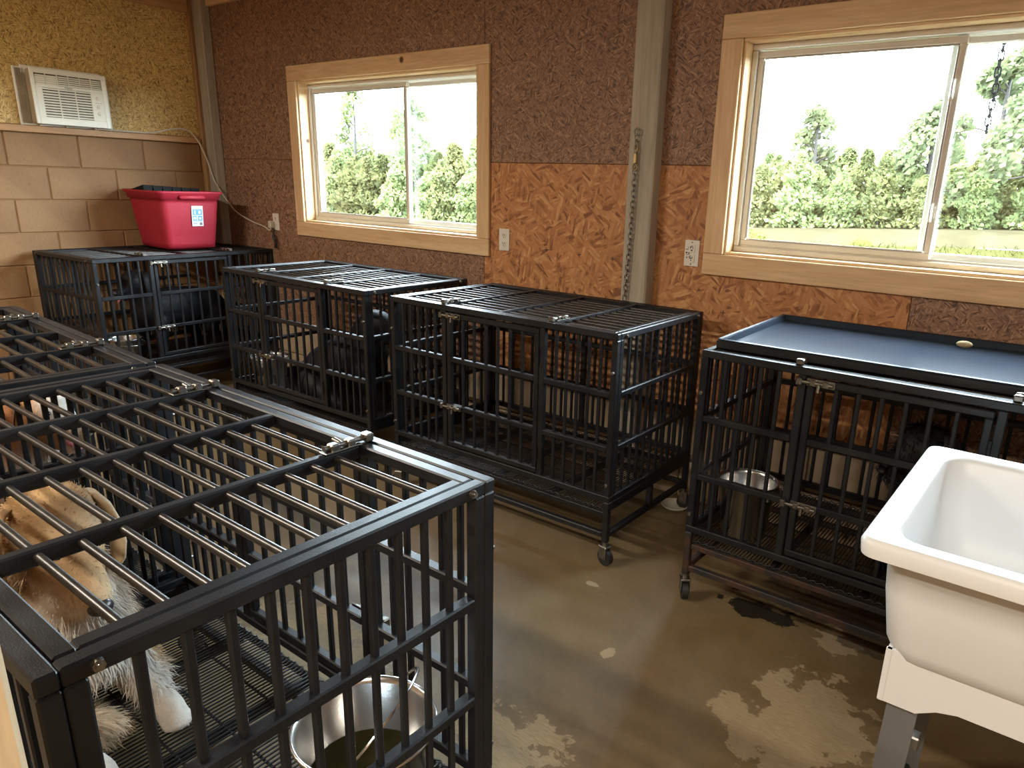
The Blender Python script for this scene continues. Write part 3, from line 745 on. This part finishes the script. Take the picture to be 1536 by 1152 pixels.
# black short-coated dogs
BK = (.010, .010, .012)
def black_dog(label, loc, rz, head_down, curly=False, tongue=False, seed=1, scale=1.0, stand=False):
    hz = -.03 if head_down else .03
    ch = [
        [((0, 0, .30), .12), ((-.12, 0, .27), .13), ((-.26, 0, .19), .13), ((-.32, 0, .14), .12)],
        [((0, 0, .36), .10), ((.02, 0, .44), .085), ((.05, 0, .49+hz), .08)],
        [((.06, 0, .50+hz), .078), ((.10, 0, .50+hz), .07), ((.13, 0, .475+hz), .052)],
        [((.13, 0, .468+hz), .046), ((.17, 0, .448+hz), .038), ((.20, 0, .436+hz), .032)],
        [((.08, 0, .44+hz), .045), ((.13, 0, .42+hz), .03), ((.175, 0, .405+hz), .022)],
        [((.02, .07, .22), .06), ((.03, .08, .12), .038), ((.04, .08, .04), .032), ((.065, .08, .03), .03)],
        [((.02, -.07, .22), .06), ((.03, -.08, .12), .038), ((.04, -.08, .04), .032), ((.065, -.08, .03), .03)],
        [((-.28, .11, .13), .085), ((-.18, .14, .08), .055), ((-.08, .15, .035), .033), ((-.04, .15, .03), .03)],
        [((-.28, -.11, .13), .085), ((-.18, -.14, .08), .055), ((-.08, -.15, .035), .033), ((-.04, -.15, .03), .03)],
        [((-.38, 0, .10), .04), ((-.45, .06, .05), .03), ((-.46, .14, .04), .02)],
    ]
    if stand:
        ch[0] = [((-.02, 0, .33), .125), ((-.2, 0, .33), .14), ((-.38, 0, .32), .13), ((-.48, 0, .30), .12)]
        for k_, s_ in ((5, 1), (6, -1)): ch[k_] = [((-.01, s_*.075, .26), .062), ((-.01, s_*.08, .15), .04), ((.0, s_*.08, .05), .032), ((.02, s_*.08, .032), .03)]
        for k_, s_ in ((7, 1), (8, -1)): ch[k_] = [((-.46, s_*.08, .25), .085), ((-.40, s_*.09, .16), .052), ((-.47, s_*.09, .10), .035), ((-.45, s_*.09, .035), .032), ((-.42, s_*.09, .03), .03)]
        ch[9] = [((-.57, 0, .36), .04), ((-.62, .05, .28), .032), ((-.62, .08, .18), .022)]
    ch = [[((p[0]*scale, p[1]*scale, p[2]*scale), r*scale) for p, r in c] for c in ch]
    col = (.012, .011, .011) if curly else BK
    S = scale
    ex = [('nose', MB().ball((.232*S, 0, (.442+hz)*S), (.013, .017, .013), 12, 8), 'dog_nose')] + [('eye', MB().ball((.142*S, s_*.040*S, (.51+hz)*S), .009, 10, 8), 'dog_eye') for s_ in (-1, 1)]
    if tongue: ex.append(('tongue', MB().loops([[(x*S, w_*math.cos(a), (z+hz)*S+.004*math.sin(a)) for a in [2*PI*i/10 for i in range(10)]] for (x, w_, z) in ((.12, .012, .432), (.17, .015, .420), (.205, .014, .404), (.212, .008, .385))], True, True), 'dog_tongue'))
    fl = dict(n=9000, len=.035, flow=(-.2, .3, -.7), lift=.9, w=.0022) if curly else None
    d = dog(label, loc, rz, ch, [((0, 0, .3), .5, col)], 'fur_black', ex, fur=fl, voxel=.011, seed=seed)
    for s_ in (-1, 1):
        e_ = MB().loops([[((ox+.028*w_*math.cos(a))*S, s_*(oy+.009*math.sin(a))*S, (oz+hz)*S) for a in [2*PI*i/12 for i in range(12)]] for (w_, ox, oy, oz) in
            ((.3, .055, .058, .565), (1, .050, .074, .555), (1.3, .048, .088, .515), (1.2, .05, .092, .465), (.8, .052, .09, .43), (.2, .052, .086, .415))], True, True)
        o = obj('ear', e_, None, d); ca = o.data.color_attributes.new('Col', 'FLOAT_COLOR', 'POINT'); ca.data.foreach_set('color', [*col, 1]*len(o.data.vertices)); o.data.materials.append(MAT['fur_black'])
    return d
black_dog('black dog peering out of the crate under the red tub', (-4.99, 2.17, .234), R(-72), False, tongue=True, seed=11, scale=1.0, stand=True)
black_dog('smooth black dog sitting in the crate under the window beside the corner', (-3.12, 2.46, .234), R(18), True, seed=12, scale=1.0)
black_dog('curly-coated black dog in the crate with a metal pan on its roof', (-.28, 2.46, .234), R(-125), True, curly=True, seed=13, scale=.98)

# ------------------------------------------------------------------ pails
def pail(label, loc, r, h, rz=0, water=False, handle_up=False, tilt=0):
    p = thing('pail', label, 'pail', loc, rz, 'metal pails in the crates')
    rb = r*.78
    pr = [(0, .004), (rb-.006, .004), (rb, .010), (r-.004, h-.012), (r+.004, h-.006), (r+.007, h-.002), (r+.004, h+.002), (r-.001, h), (r-.006, h-.012), (rb-.003, .012), (0, .008)]
    obj('bucket', MB().lathe(pr, n=40), 'steel', p)
    for s_ in (-1, 1):
        obj('lug', MB().cbox(-.016, .016, s_*(r+.001)-.006, s_*(r+.001)+.006, h-.045, h-.008, .002).cyl((0, s_*r, h-.024), (0, s_*(r+.014), h-.024), .006, n=8), 'steel_dull', p)
    n = 18; pts = []
    for i in range(n+1):
        a = PI*i/n; y = math.cos(a)*(r+.012); q = math.sin(a)*(r+.02)
        ca, sa = math.cos(tilt), math.sin(tilt)
        pts.append((q*sa, y, h-.024+q*ca))
    obj('handle', MB().path(pts, .003, 6), 'steel', p)
    if water: obj('water', MB().lathe([(0, h*.55), (rb+(r-rb)*.52-.006, h*.55)], n=40), 'water', p)
    return p
pail('steel pail half full of water in the golden dog\'s crate', (-.925, .685, .2345), .128, .245, R(25), True, tilt=R(38))
pail('steel pail hooked inside the rusty-footed crate', (-.86, 2.36, .2345), .105, .215, R(70), tilt=R(97))
pail('dull steel pail standing inside the crate under the window', (-3.80, 2.29, .2345), .105, .20, R(35), tilt=R(140))
pail('steel pail low down in the corner crate under the red tub', (-4.90, 1.96, .2345), .10, .19, R(30), tilt=R(97))

# ------------------------------------------------------------------ red tub with trays
tb = thing('storage_tub', 'red plastic storage tub with a white label, standing on the corner crate', 'tub', (-5.0, 2.5225, ZT+.001), R(-1.5))
def tubloop(f, z, inset=0, r=.045): # f: 0 bottom .. 1 rim
    return rrect(-.405-.055*f+inset, 0+.045*f-inset, -.168-.035*f+inset, .168+.035*f-inset, r, z, 5)
H_ = .385
body_l = [tubloop(0, .012, .012), tubloop(0, .0, .03)][::-1] + [tubloop(.03, .012)] + [tubloop(f, H_*f) for f in (.12, .24, .26)] + [tubloop(f+.02, H_*f) for f in (.28, .5, .8)] + \
    [tubloop(.86, H_*.86), tubloop(.86, H_*.86, -.010), tubloop(.95, H_*.94, -.010), tubloop(.98, H_*.965, -.022), tubloop(1, H_, -.022), tubloop(1, H_, 0)] + \
    [tubloop(.9, H_*.86, .006), tubloop(.3, H_*.3, .006), tubloop(.05, .018, .008)]
obj('bin', MB().loops(body_l, True, True), 'tub_red', tb)
hd = MB().loops([[(.062+.012*math.cos(a)*k, y, H_*.90+.014*math.sin(a)*k) for a in [2*PI*i/8 for i in range(8)]] for (y, k) in ((-.085, .3), (-.075, 1), (.075, 1), (.085, .3))], True, True)
obj('handle', hd, 'tub_red', tb)
st = obj('label_sticker', MB().box(0, .0012, -.038, .038, -.067, .067), 'sticker_white', tb, (.0335, .035, .225), (0, R(6.0), 0))
for (y0, y1, z0, z1) in ((-.032, .032, .006, .045), (-.032, -.004, -.030, .002), (.002, .032, -.030, .002), (-.032, .032, -.036, -.032)):
    obj('print', MB().box(.0012, .0016, y0, y1, z0, z1), 'sticker_blue', st)
for (y0, y1, z0, z1) in ((-.020, -.012, .012, .038), (.008, .022, .014, .034), (-.026, -.010, -.022, -.006), (.010, .024, -.022, -.008)):
    obj('print', MB().box(.0016, .0019, y0, y1, z0, z1), 'sticker_white', st)
for (y0, y1, z0, z1) in ((.012, .030, -.060, -.042), (-.03, .0, -.046, -.043), (-.03, -.004, -.053, -.050), (-.034, .034, .052, .055)):
    obj('print', MB().box(.0012, .0016, y0, y1, z0, z1), 'leg_grey', st)
# seedling trays standing in the tub
def seed_tray(label, loc, rot):
    mb = MB(); nx, ny, p = 6, 3, .062
    def cellring(x, y, s_, z): return [(x-s_, y-s_, z), (x+s_, y-s_, z), (x+s_, y+s_, z), (x-s_, y+s_, z)]
    for i in range(nx):
        for j in range(ny):
            x, y = (i-(nx-1)/2)*p, (j-(ny-1)/2)*p
            mb.loops([cellring(x, y, p/2, .06), cellring(x, y, p/2-.004, .06), cellring(x, y, p/2-.012, 0)], False, True, False)
            mb.loops([cellring(x, y, p/2-.010, -.002), cellring(x, y, p/2-.001, .056)][::-1], False, True, False)
    o = tag(obj('seedling_tray', mb, 'tray_black', None, loc, rot), label, 'tray'); return o
seed_tray('black plastic cell tray poking out of the red tub', (-5.235, 2.50, ZT+.335), (R(-10), R(3), R(88)))

# ------------------------------------------------------------------ metal pan on the right crate, small stone
pan = thing('metal_pan', 'shallow grey metal crate pan lying on a crate roof beneath the window', 'pan', (-.40, 2.585, ZT+.001), R(1.8))
px, py = .585, .335
def lp(ix, z): return [(-px+ix, -py+ix, z), (px-ix, -py+ix, z), (px-ix, py-ix, z), (-px+ix, py-ix, z)]
obj('sheet', MB().loops([lp(.004, .0), lp(.002, .028), lp(.0, .030), lp(.012, .031), lp(.014, .028), lp(.018, .010), lp(.05, .007)], True, True, False), 'galv', pan)
obj('rim', MB().cbox(-px-.004, px+.004, -py-.006, -py+.010, .0, .026, .002).cbox(-px-.004, px+.004, py-.010, py+.006, .0, .032, .002).cbox(-px-.006, -px+.006, -py+.01, py-.01, .0, .031, .002).cbox(px-.006, px+.006, -py+.01, py-.01, .0, .031, .002), 'crate_paint', pan)
tag(obj('pebble', MB().ball((0, 0, .012), (.026, .016, .012), 14, 10), 'stone_tan', None, (-.315, 2.83, ZT+.012), (0, 0, .2)), 'small tan lump lying at the back edge of the metal pan', 'stone')

# ------------------------------------------------------------------ utility sink
sk = thing('utility_sink', 'deep white plastic utility sink on grey legs', 'sink', (.065, 1.57, 0))
rx, ry, zr = .305, .32, .87
S = lambda ix, iy, z, r=.03, n=5: rrect(-rx+ix, rx-ix, -ry+iy, ry-iy, r, z, n)
outer = [S(.0, .0, zr-.034, .028), S(-.003, -.003, zr-.010, .03), S(.002, .002, zr, .028), S(.008, .008, zr+.0015, .026), S(.045, .045, zr-.003, .05), S(.052, .052, zr-.012, .055),
         S(.062, .062, zr-.12, .06), S(.075, .075, zr-.235, .065), S(.11, .11, zr-.255, .07), S(.2, .2, zr-.258, .05)]
obj('basin', MB().loops(outer, False, True), 'sink_white', sk)
shell = [S(.0, .0, zr-.034, .028), S(.008, .008, zr-.034, .03), S(.036, .040, zr-.032, .04), S(.042, .046, zr-.12, .045), S(.056, .060, zr-.225, .05), S(.066, .068, zr-.252, .055), S(.10, .10, zr-.275, .05)]
obj('apron', MB().loops(shell, False, True), 'sink_white', sk)
def skirt():
    mb = MB()
    # bracket skirt: a band with a shallow arch between the leg sockets
    for (axis, half, off) in (('x', rx-.066, ry-.075), ('y', ry-.07, rx-.072)):
        for s_ in (-1, 1):
            n = 14; P = []
            for i in range(n+1):
                u = -half+2*half*i/n; e = half-abs(u)
                zb = .515 if e < .075 else (.515+.03*min(1, (e-.075)/.04))
                P.append((u, zb))
            V = []; F = []
            for (u, zb) in P:
                for (zz, t_) in ((zr-.24, .004), (zb, .004), (zb, -.004), (zr-.24, -.004)):
                    q = s_*(off+t_); V.append((u, q, zz) if axis == 'x' else (q, u, zz))
            for i in range(n):
                for k in range(4): F.append((i*4+k, i*4+(k+1) % 4, i*4+4+(k+1) % 4, i*4+4+k))
            F += [(0, 1, 2, 3), (n*4+3, n*4+2, n*4+1, n*4)]
            mb.add(V, F)
    return mb
obj('skirt', skirt(), 'sink_white', sk)
for sx in (-1, 1):
    for sy in (-1, 1):
        lg = MB(); x, y = sx*(rx-.085), sy*(ry-.085)
        lx, ly = sx*.012, sy*.012
        a, b = .055, .006
        for (z0, z1, k0, k1) in ((0.0, .572, 1, 0),):
            P = []
            for (z, k) in ((z0, k0), (z1, k1)):
                ox, oy = x+lx*k, y+ly*k
                P.append([(ox, oy, z), (ox-sx*a, oy, z), (ox-sx*a, oy-sy*b, z), (ox-sx*b, oy-sy*b, z), (ox-sx*b, oy-sy*a, z), (ox, oy-sy*a, z)])
            lg.loops(P, True, True, False)
        l_ = obj('leg', lg, 'leg_grey', sk)
        obj('foot', MB().cyl((x+lx-sx*.02, y+ly-sy*.02, 0), (x+lx-sx*.02, y+ly-sy*.02, .012), .02, n=12), 'rubber', l_)
        obj('bracket', MB().cbox(x-sx*.045-.02, x-sx*.045+.02, y-sy*.045-.015, y-sy*.045+.015, .40, .43, .003), 'steel_dull', l_)
obj('drain', MB().lathe([(0, .004), (.03, .004), (.036, .006), (.036, 0)], (0, .05, zr-.258), 24), 'steel', sk)

# ------------------------------------------------------------------ window air conditioner on the end wall
ac = thing('air_conditioner', 'cream window air conditioner mounted on the strand board end wall', 'air conditioner', (A, 2.055, 1.696))
obj('flange', MB().cbox(.0005, .010, -.262, .262, .002, .335, .003).cbox(.01, .022, -.22, .225, .300, .345, .003).cbox(.0, .016, -.262, -.245, .0, .335, .003).cbox(.0, .016, .245, .262, .0, .335, .003), 'ac_cream', ac)
n = 12
for s_ in (-1, 1):
    acc = MB()
    for i in range(n):
        y0 = s_*(.205+.045*i/n); y1 = s_*(.205+.045*(i+1)/n); acc.box(.010, .016 if i % 2 else .022, min(y0, y1), max(y0, y1), .012, .325)
    obj('side_curtain', acc, 'ac_tan', ac)
obj('housing', MB().cbox(.010, .100, -.200, .212, .012, .325, .010), 'ac_tan', ac)
x0 = .100; F_ = .013
fr = MB()
def frect(y0, y1, z0, z1, d=F_): fr.cbox(x0, x0+d, y0, y1, z0, z1, .002)
# front cover built round its two openings
frect(-.205, .215, .300, .328); frect(-.205, -.185, .01, .300); frect(.190, .215, .01, .300); frect(-.185, .190, .222, .238); frect(-.185, .190, .010, .052); frect(.118, .190, .052, .222); frect(-.185, -.150, .052, .222)
front = obj('front_cover', fr, 'ac_cream', ac)
obj('inner_panel', MB().box(x0-.001, x0+.002, -.187, .192, .05, .302), 'ac_dark', ac)
sl = shared('vent_slat', lambda: MB().cbox(0, .010, -.0285, .0285, -.0035, .0035, .0012))
for k in range(6):
    y = -.155+.0625*k
    for j in range(5): obj('louver', sl, 'ac_cream', front, (x0+.001, y, .246+.0115*j), (0, R(22 if k not in (0, 1) else 60), 0))
    obj('divider', MB().box(x0+.002, x0+.0125, y-.0325, y-.030, .238, .300), 'ac_cream', front)
sl2 = shared('grille_slat', lambda: MB().cbox(0, .011, -.134, .134, -.0045, .0045, .0015))
for j in range(11): obj('louver', sl2, 'ac_cream', front, (x0+.001, -.016, .062+.0155*j), (0, R(14), 0))
for y in (-.062, .030): obj('divider', MB().box(x0+.0075, x0+.0135, y-.0025, y+.0025, .052, .222), 'ac_cream', front)
cp = obj('control_panel', MB().cbox(x0+F_, x0+F_+.0015, .128, .182, .060, .215, .0006), 'ac_cream', front)
kb = shared('knob', lambda: MB().cyl((0, 0, 0), (.010, 0, 0), .0125, .011, n=16).cbox(.010, .015, -.003, .003, -.011, .011, .001))
for z, a in ((.186, .6), (.135, 0), (.095, -.3)): obj('knob', kb, 'ac_cream', cp, (x0+F_+.0015, .155, z), (a, 0, 0))
for k in range(3): obj('print', MB().box(x0+F_+.0015, x0+F_+.0018, .138+.013*k, .146+.013*k, .158, .160), 'leg_grey', cp)
fc = bpy.data.curves.new('lettering', 'FONT'); fc.body = 'Haier'; fc.size = .019; fc.align_x = 'CENTER'; fc.extrude = .0003
fo = bpy.data.objects.new('tmp', fc); COL.objects.link(fo)
dg = bpy.context.evaluated_depsgraph_get(); dg.update()
fm = bpy.data.meshes.new_from_object(fo.evaluated_get(dg)); bpy.data.objects.remove(fo)
obj('lettering', fm, 'print_black', front, (x0+F_+.0005, -.005, .2245), (R(90), 0, R(90)))
obj('clip', MB().cbox(.012, .04, -.17, -.14, -.0005, .02, .002).cbox(.012, .04, .14, .17, -.0005, .02, .002).cbox(.012, .03, -.02, .0, .0, .016, .002), 'vinyl', ac)
# mains lead to the wall socket (world points turned local)
def rel(p): return (p[0]-A, p[1]-2.055, p[2]-1.696)
def cat(P, k=8):
    P = [Vector(p) for p in P]; out = []
    for i in range(len(P)-1):
        p0, p1, p2, p3 = P[max(i-1, 0)], P[i], P[i+1], P[min(i+2, len(P)-1)]
        for j in range(k):
            t_ = j/k; out.append(.5*((2*p1)+(p2-p0)*t_+(2*p0-5*p1+4*p2-p3)*t_*t_+(3*p1-p0-3*p2+p3)*t_**3))
    out.append(P[-1]); return out
cordp = [(-5.45, 2.21, 1.705), (-5.455, 2.26, 1.701), (-5.46, 2.40, 1.701), (-5.46, 2.55, 1.703), (-5.455, 2.68, 1.735), (-5.45, 2.79, 1.742), (-5.44, 2.86, 1.68), (-5.41, 2.90, 1.55), (-5.35, 2.92, 1.38), (-5.20, 2.955, 1.20), (-5.0, 2.96, 1.13), (-4.85, 2.965, 1.10), (-4.785, 2.97, 1.075), (-4.765, 2.972, 1.09)]
obj('cord', MB().path(cat([rel(p) for p in cordp]), .0052, 7), 'cord_cream', ac)
obj('plug', MB().cbox(-.018, .018, -.036, 0, -.026, .026, .006), 'cord_cream', ac, rel((-4.762, 2.992, 1.115)))

# ------------------------------------------------------------------ sockets
def outlet(label, x, z, dirty=False):
    o = thing('wall_outlet', label, 'outlet', (x, B, z))
    obj('plate', MB().cbox(-.036, .036, -.006, -.0006, -.058, .058, .002), 'outlet_plastic', o)
    for k, dz in enumerate((.022, -.022)):
        if dirty: mb = MB().cbox(-.017, .017, -.0085, -.006, dz-.018, dz+.018, .001)
        else: mb = MB().cyl((0, -.006, dz), (0, -.0085, dz), .0165, n=20)
        rc = obj('socket', mb, 'outlet_plastic', o)
        for (a, b, c_, d_) in ((-.0075, -.0045, -.002, .009), (.0045, .0075, -.002, .008), (-.0025, .0025, -.011, -.006)):
            obj('slot', MB().box(a, b, -.0089, -.0084, dz+c_, dz+d_), 'slot_black', rc)
    if dirty:
        rg = random.Random(4)
        for k in range(16):
            u, w_ = rg.uniform(-.03, .0), rg.uniform(-.03, .04)
            obj('smear', MB().box(u, u+rg.uniform(.002, .008), -.0066 if abs(u) > .017 else -.0089, -.0058 if abs(u) > .017 else -.0083, w_, w_+rg.uniform(.002, .007)), 'slot_black', o)
        for sx in (-1, 1):
            obj('screw', MB().cyl((0, -.0062, sx*.048), (0, -.0075, sx*.048), .0035, n=8), 'zinc', o)
    return o
outlet('white wall outlet with the air conditioner plugged into it', -4.735, 1.135)
outlet('clean white wall outlet beside the pine window surround', -2.597, 1.160)
outlet('white wall outlet smeared with dirt between post and window', -1.478, 1.178, True)
tag(obj('adapter_lead', MB().path(cat([(-4.745, 2.985, 1.085), (-4.742, 2.975, 1.06), (-4.735, 2.97, 1.03), (-4.725, 2.972, .99), (-4.73, 2.975, .955)]), lambda u: .010 if u > .35 else .006, 8), 'cord_black'), 'short black lead dangling from the outlet by the corner', 'lead')

# ------------------------------------------------------------------ chains
def link_mesh(l, w, r):
    pts = []
    for i in range(16):
        a = 2*PI*i/16; x = w*math.cos(a); z = w*math.sin(a); z += (l/2-w)*(1 if math.sin(a) >= 0 else -1); pts.append((x, 0, z))
    return MB().path(pts, r, 6, closed=True)
lk = shared('chain_link', lambda: link_mesh(.032, .0085, .0025))
cn = thing('chain', 'rusty link chain with a brass snap hanging down the grey wall post', 'chain', (-1.752, 2.911, .90))
z = .70; k = 0
obj('screw_eye', MB().path([(.0+.014*math.sin(a), 0, .79+.014*math.cos(a)) for a in [2*PI*i/14 for i in range(14)]], .003, 6, True).cyl((0, .0, .776), (0, .02, .776), .003, n=6), 'zinc', cn)
for j in range(3): obj('link', lk, 'zinc', cn, (0, 0, .765-.024*j), (0, 0, (j % 2)*PI/2))
obj('snap_hook', MB().cbox(-.008, .008, -.008, .006, .655, .70, .003).path(cat([(0, 0, .70), (.010, 0, .712), (.004, 0, .725), (-.006, 0, .72)]), .004, 6).path([(.011*math.sin(a), 0, .640+.013*math.cos(a)) for a in [2*PI*i/12 for i in range(12)]], .0035, 6, True), 'brass', cn)
for j in range(25):
    zz = .622-.0238*j
    obj('link', lk, 'steel_dull', cn, (.010*math.sin(j*.12)*.4-.0006*j, .0, zz), (0, 0, (j % 2)*PI/2+.3))
obj('end_hook', MB().path(cat([(-.015, 0, .04), (-.015, 0, .015), (-.005, -.004, .0), (-.014, -.006, -.012), (-.022, -.004, .0), (-.018, 0, .01)]), .003, 6), 'slot_black', cn)
tag(obj('eave', MB().box(A-.2, XR+.2, B+.16, B+.62, 2.50, 2.56), 'vinyl_dim'), kind='structure')
co_ = thing('chain', 'link chain hanging outdoors behind the window glass', 'chain', (-.44, 3.32, 2.50))
lk2 = shared('outdoor_chain_link', lambda: link_mesh(.038, .010, .0028))
for j in range(28): obj('link', lk2, 'chain_dark', co_, (.002*math.sin(j*.9), 0, -.017-.0285*j), (0, 0, (j % 2)*PI/2+.4))

# dish on the floor by the post
tag(obj('floor_dish', MB().lathe([(0, .003), (.05, .003), (.062, .016), (.066, .017), (.064, .010), (.054, .0), (0, .0)], n=32), 'dish_white', None, (-1.385, 2.86, .001)), 'shallow pale dish lying on the floor near the post', 'dish')

# ------------------------------------------------------------------ outdoors
# the ground rises from left to right; a low bank carries the tree line
def zb(x): return max(-1.5, min(.6, -.75+.05*(x+29)))
def zf(x, y): return -.5+(zb(x)-.42+.5)*max(0, min(1, (y-3.4)/20.6))
n = 50; m_ = 8
V = []; F = []
for i in range(n+1):
    x = -90+150*i/n
    for j in range(m_+1):
        y = 3.4+20.6*j/m_; V.append((x, y, zf(x, y)))
for i in range(n): F += [(i*(m_+1)+k, (i+1)*(m_+1)+k, (i+1)*(m_+1)+k+1, i*(m_+1)+k+1) for k in range(m_)]
tag(obj('ground', MB().add(V, F, True), 'field'), kind='structure')
bk = MB(); n = 90; V = []; F = []
for i in range(n+1):
    x = -90+150*i/n; z = zb(x)
    for (y, dz) in ((24, -.42), (24.5, -.12+.06*math.sin(i*1.7)), (25.2, .0+.04*math.sin(i*.9)), (27, .0), (60, .0)): V.append((x, y, z+dz))
for i in range(n): F += [(i*5+k, i*5+5+k, i*5+6+k, i*5+1+k) for k in range(4)]
tag(obj('ground_bank', bk.add(V, F, True), 'dirt_bank'), kind='structure')
def foliage(rg, n, shape, size):
    V = []; F = []
    for _ in range(n):
        c, out = shape(rg); s_ = size*rg.uniform(.6, 1.4)
        a = Vector((rg.gauss(0, 1), rg.gauss(0, 1), rg.gauss(0, .8))).normalized(); b = a.orthogonal().normalized()
        b = (b + out*.5).normalized(); k = len(V)
        V += [c-a*s_*.5, c+b*s_*.9, c+a*s_*.5, c-b*s_*.5]; F += [(k, k+1, k+2, k+3)]
    return MB().add(V, F)
def pine_shape(h, w):
    def f(rg):
        u = rg.random()**.85; z = h*(.02+.98*u); rr = w*(1-u**2.4*.9)*math.sqrt(rg.random())*(.85+.2*math.sin(z*6))
        a = rg.uniform(0, 2*PI); return Vector((rr*math.cos(a), rr*math.sin(a), z)), Vector((math.cos(a), math.sin(a), .5))
    return f
def clump_shape(clumps):
    def f(rg):
        c, r = rg.choice(clumps)
        d = Vector((rg.gauss(0, 1), rg.gauss(0, 1), rg.gauss(0, 1))).normalized()
        return Vector(c)+d*r*(rg.random()**.4), d
    return f
rg = random.Random(21)
pines = [foliage(rg, 2600, pine_shape(2.85+.22*k, 1.2), .15).mesh('crown') for k in range(4)]
trunk = MB().path([(0, 0, 0), (.03, 0, 1.2), (0, .02, 2.6)], lambda u: .06*(1-.7*u), 6).mesh('trunk')
def tree(name, label, crown, trk, leaf, loc, sc, group):
    o = thing(name, label, 'tree', loc, rg.uniform(0, 6.2), group); o.scale = (sc, sc, sc*rg.uniform(.92, 1.1))
    obj('crown', crown, leaf, o); obj('trunk', trk, 'bark', o)
    return o
PL = 'young bushy pine in the dense tree line beyond the field'
for row, y in enumerate((28.0, 29.7, 31.4, 33.2)):
    x = -50+row*.5
    while x < 9:
        if x < -19 or x > -16 or True:
            tree('pine_tree', PL, rg.choice(pines), trunk, 'pine_leaf', (x+rg.uniform(-.3, .3), y+rg.uniform(-.4, .4), zb(x)-.03), (.80+.06*row)*(3.6-zb(x))/3.5*rg.uniform(.88, 1.10), 'young pines in the tree line')
        x += 1.55
def tall_crown(rg, h, n, spread, leaf=.17):
    cl = []
    for i in range(17):
        u = .36+.64*i/16; r = spread*(1.15-u)*1.3; a = rg.uniform(0, 6.28)
        cl.append(((r*math.cos(a), r*math.sin(a), h*u), .38+.35*(1-u)))
    cl.append(((0, 0, h*.97), .4))
    tk = MB().path([(0, 0, 0), (.05, 0, h*.4), (-.05, .03, h*.75), (0, 0, h)], lambda u: .15*(1-.8*u), 6)
    for (c, r) in cl: tk.path([(0, 0, c[2]-.35), (c[0]*.5, c[1]*.5, c[2]-.12), c], .032, 5)
    return foliage(rg, n, clump_shape(cl), leaf).mesh('crown'), tk.mesh('trunk')
for (x, y, h, n, sp_, leaf, lab) in ((-37.6, 29.5, 7.6, 1500, 1.3, 'pine_leaf', 'tall open-crowned pine with a bare leaning trunk above the tree line'),
                                (-35.2, 31.0, 6.6, 1100, 1.0, 'pine_leaf', 'slim tall pine rising out of the tree line behind others'),
                                (-31.8, 29.0, 6.3, 2000, 1.15, 'broad_leaf', 'rounded tall tree standing above the pines'),
                                (-5.5, 29.4, 3.9, 2200, 1.25, 'broad_leaf', 'broad leafy tree rising above the pines beside the window bar'),
                                (-3.4, 28.6, 5.4, 3600, 1.9, 'broad_leaf', 'tallest leafy tree behind the hanging chain'),
                                (-10.0, 30.5, 4.2, 1200, 1.2, 'broad_leaf', 'small leafy tree top poking out of the pines')):
    cr, tk = tall_crown(rg, h, n, sp_); tree('tall_tree', lab, cr, tk, leaf, (x, y, zb(x)-.03), 1.0, None)
for (x, y, s_, lab) in ((-8.0, 19.5, .62, 'yellow-green shrub in the field in front of the bank'), (-6.3, 19.0, .42, 'low wide yellow-green shrub in the field'), (-5.1, 20.5, .38, 'small rounded shrub near the foot of the bank')):
    cl = [((rg.uniform(-.45, .45), rg.uniform(-.4, .4), rg.uniform(.15, .75)), .34) for _ in range(8)]
    o = tag(obj('shrub', foliage(rg, 1300, clump_shape(cl), .10), 'shrub_leaf', None, (x, y, zf(x, y)-.02)), lab, 'shrub'); o.scale = (s_*1.3, s_*1.3, s_*1.15)
gm = MB(); V = []; F = []
for _ in range(9000):
    y = rg.uniform(10, 24.3); x = -y*rg.uniform(-.05, 1.75); h = rg.uniform(.05, .2); w_ = .02; a = rg.uniform(0, PI); k = len(V)
    dx, dy = w_*math.cos(a), w_*math.sin(a); lx, ly = rg.gauss(0, .08), rg.gauss(0, .08)
    g0 = zf(x, y)-.01; V += [(x-dx, y-dy, g0), (x+dx, y+dy, g0), (x+lx, y+ly, g0+h)]; F.append((k, k+1, k+2))
tag(obj('field_grass', gm.add(V, F), 'grass_blade'), 'pale dry grass covering the field outside', 'grass', kind='stuff')
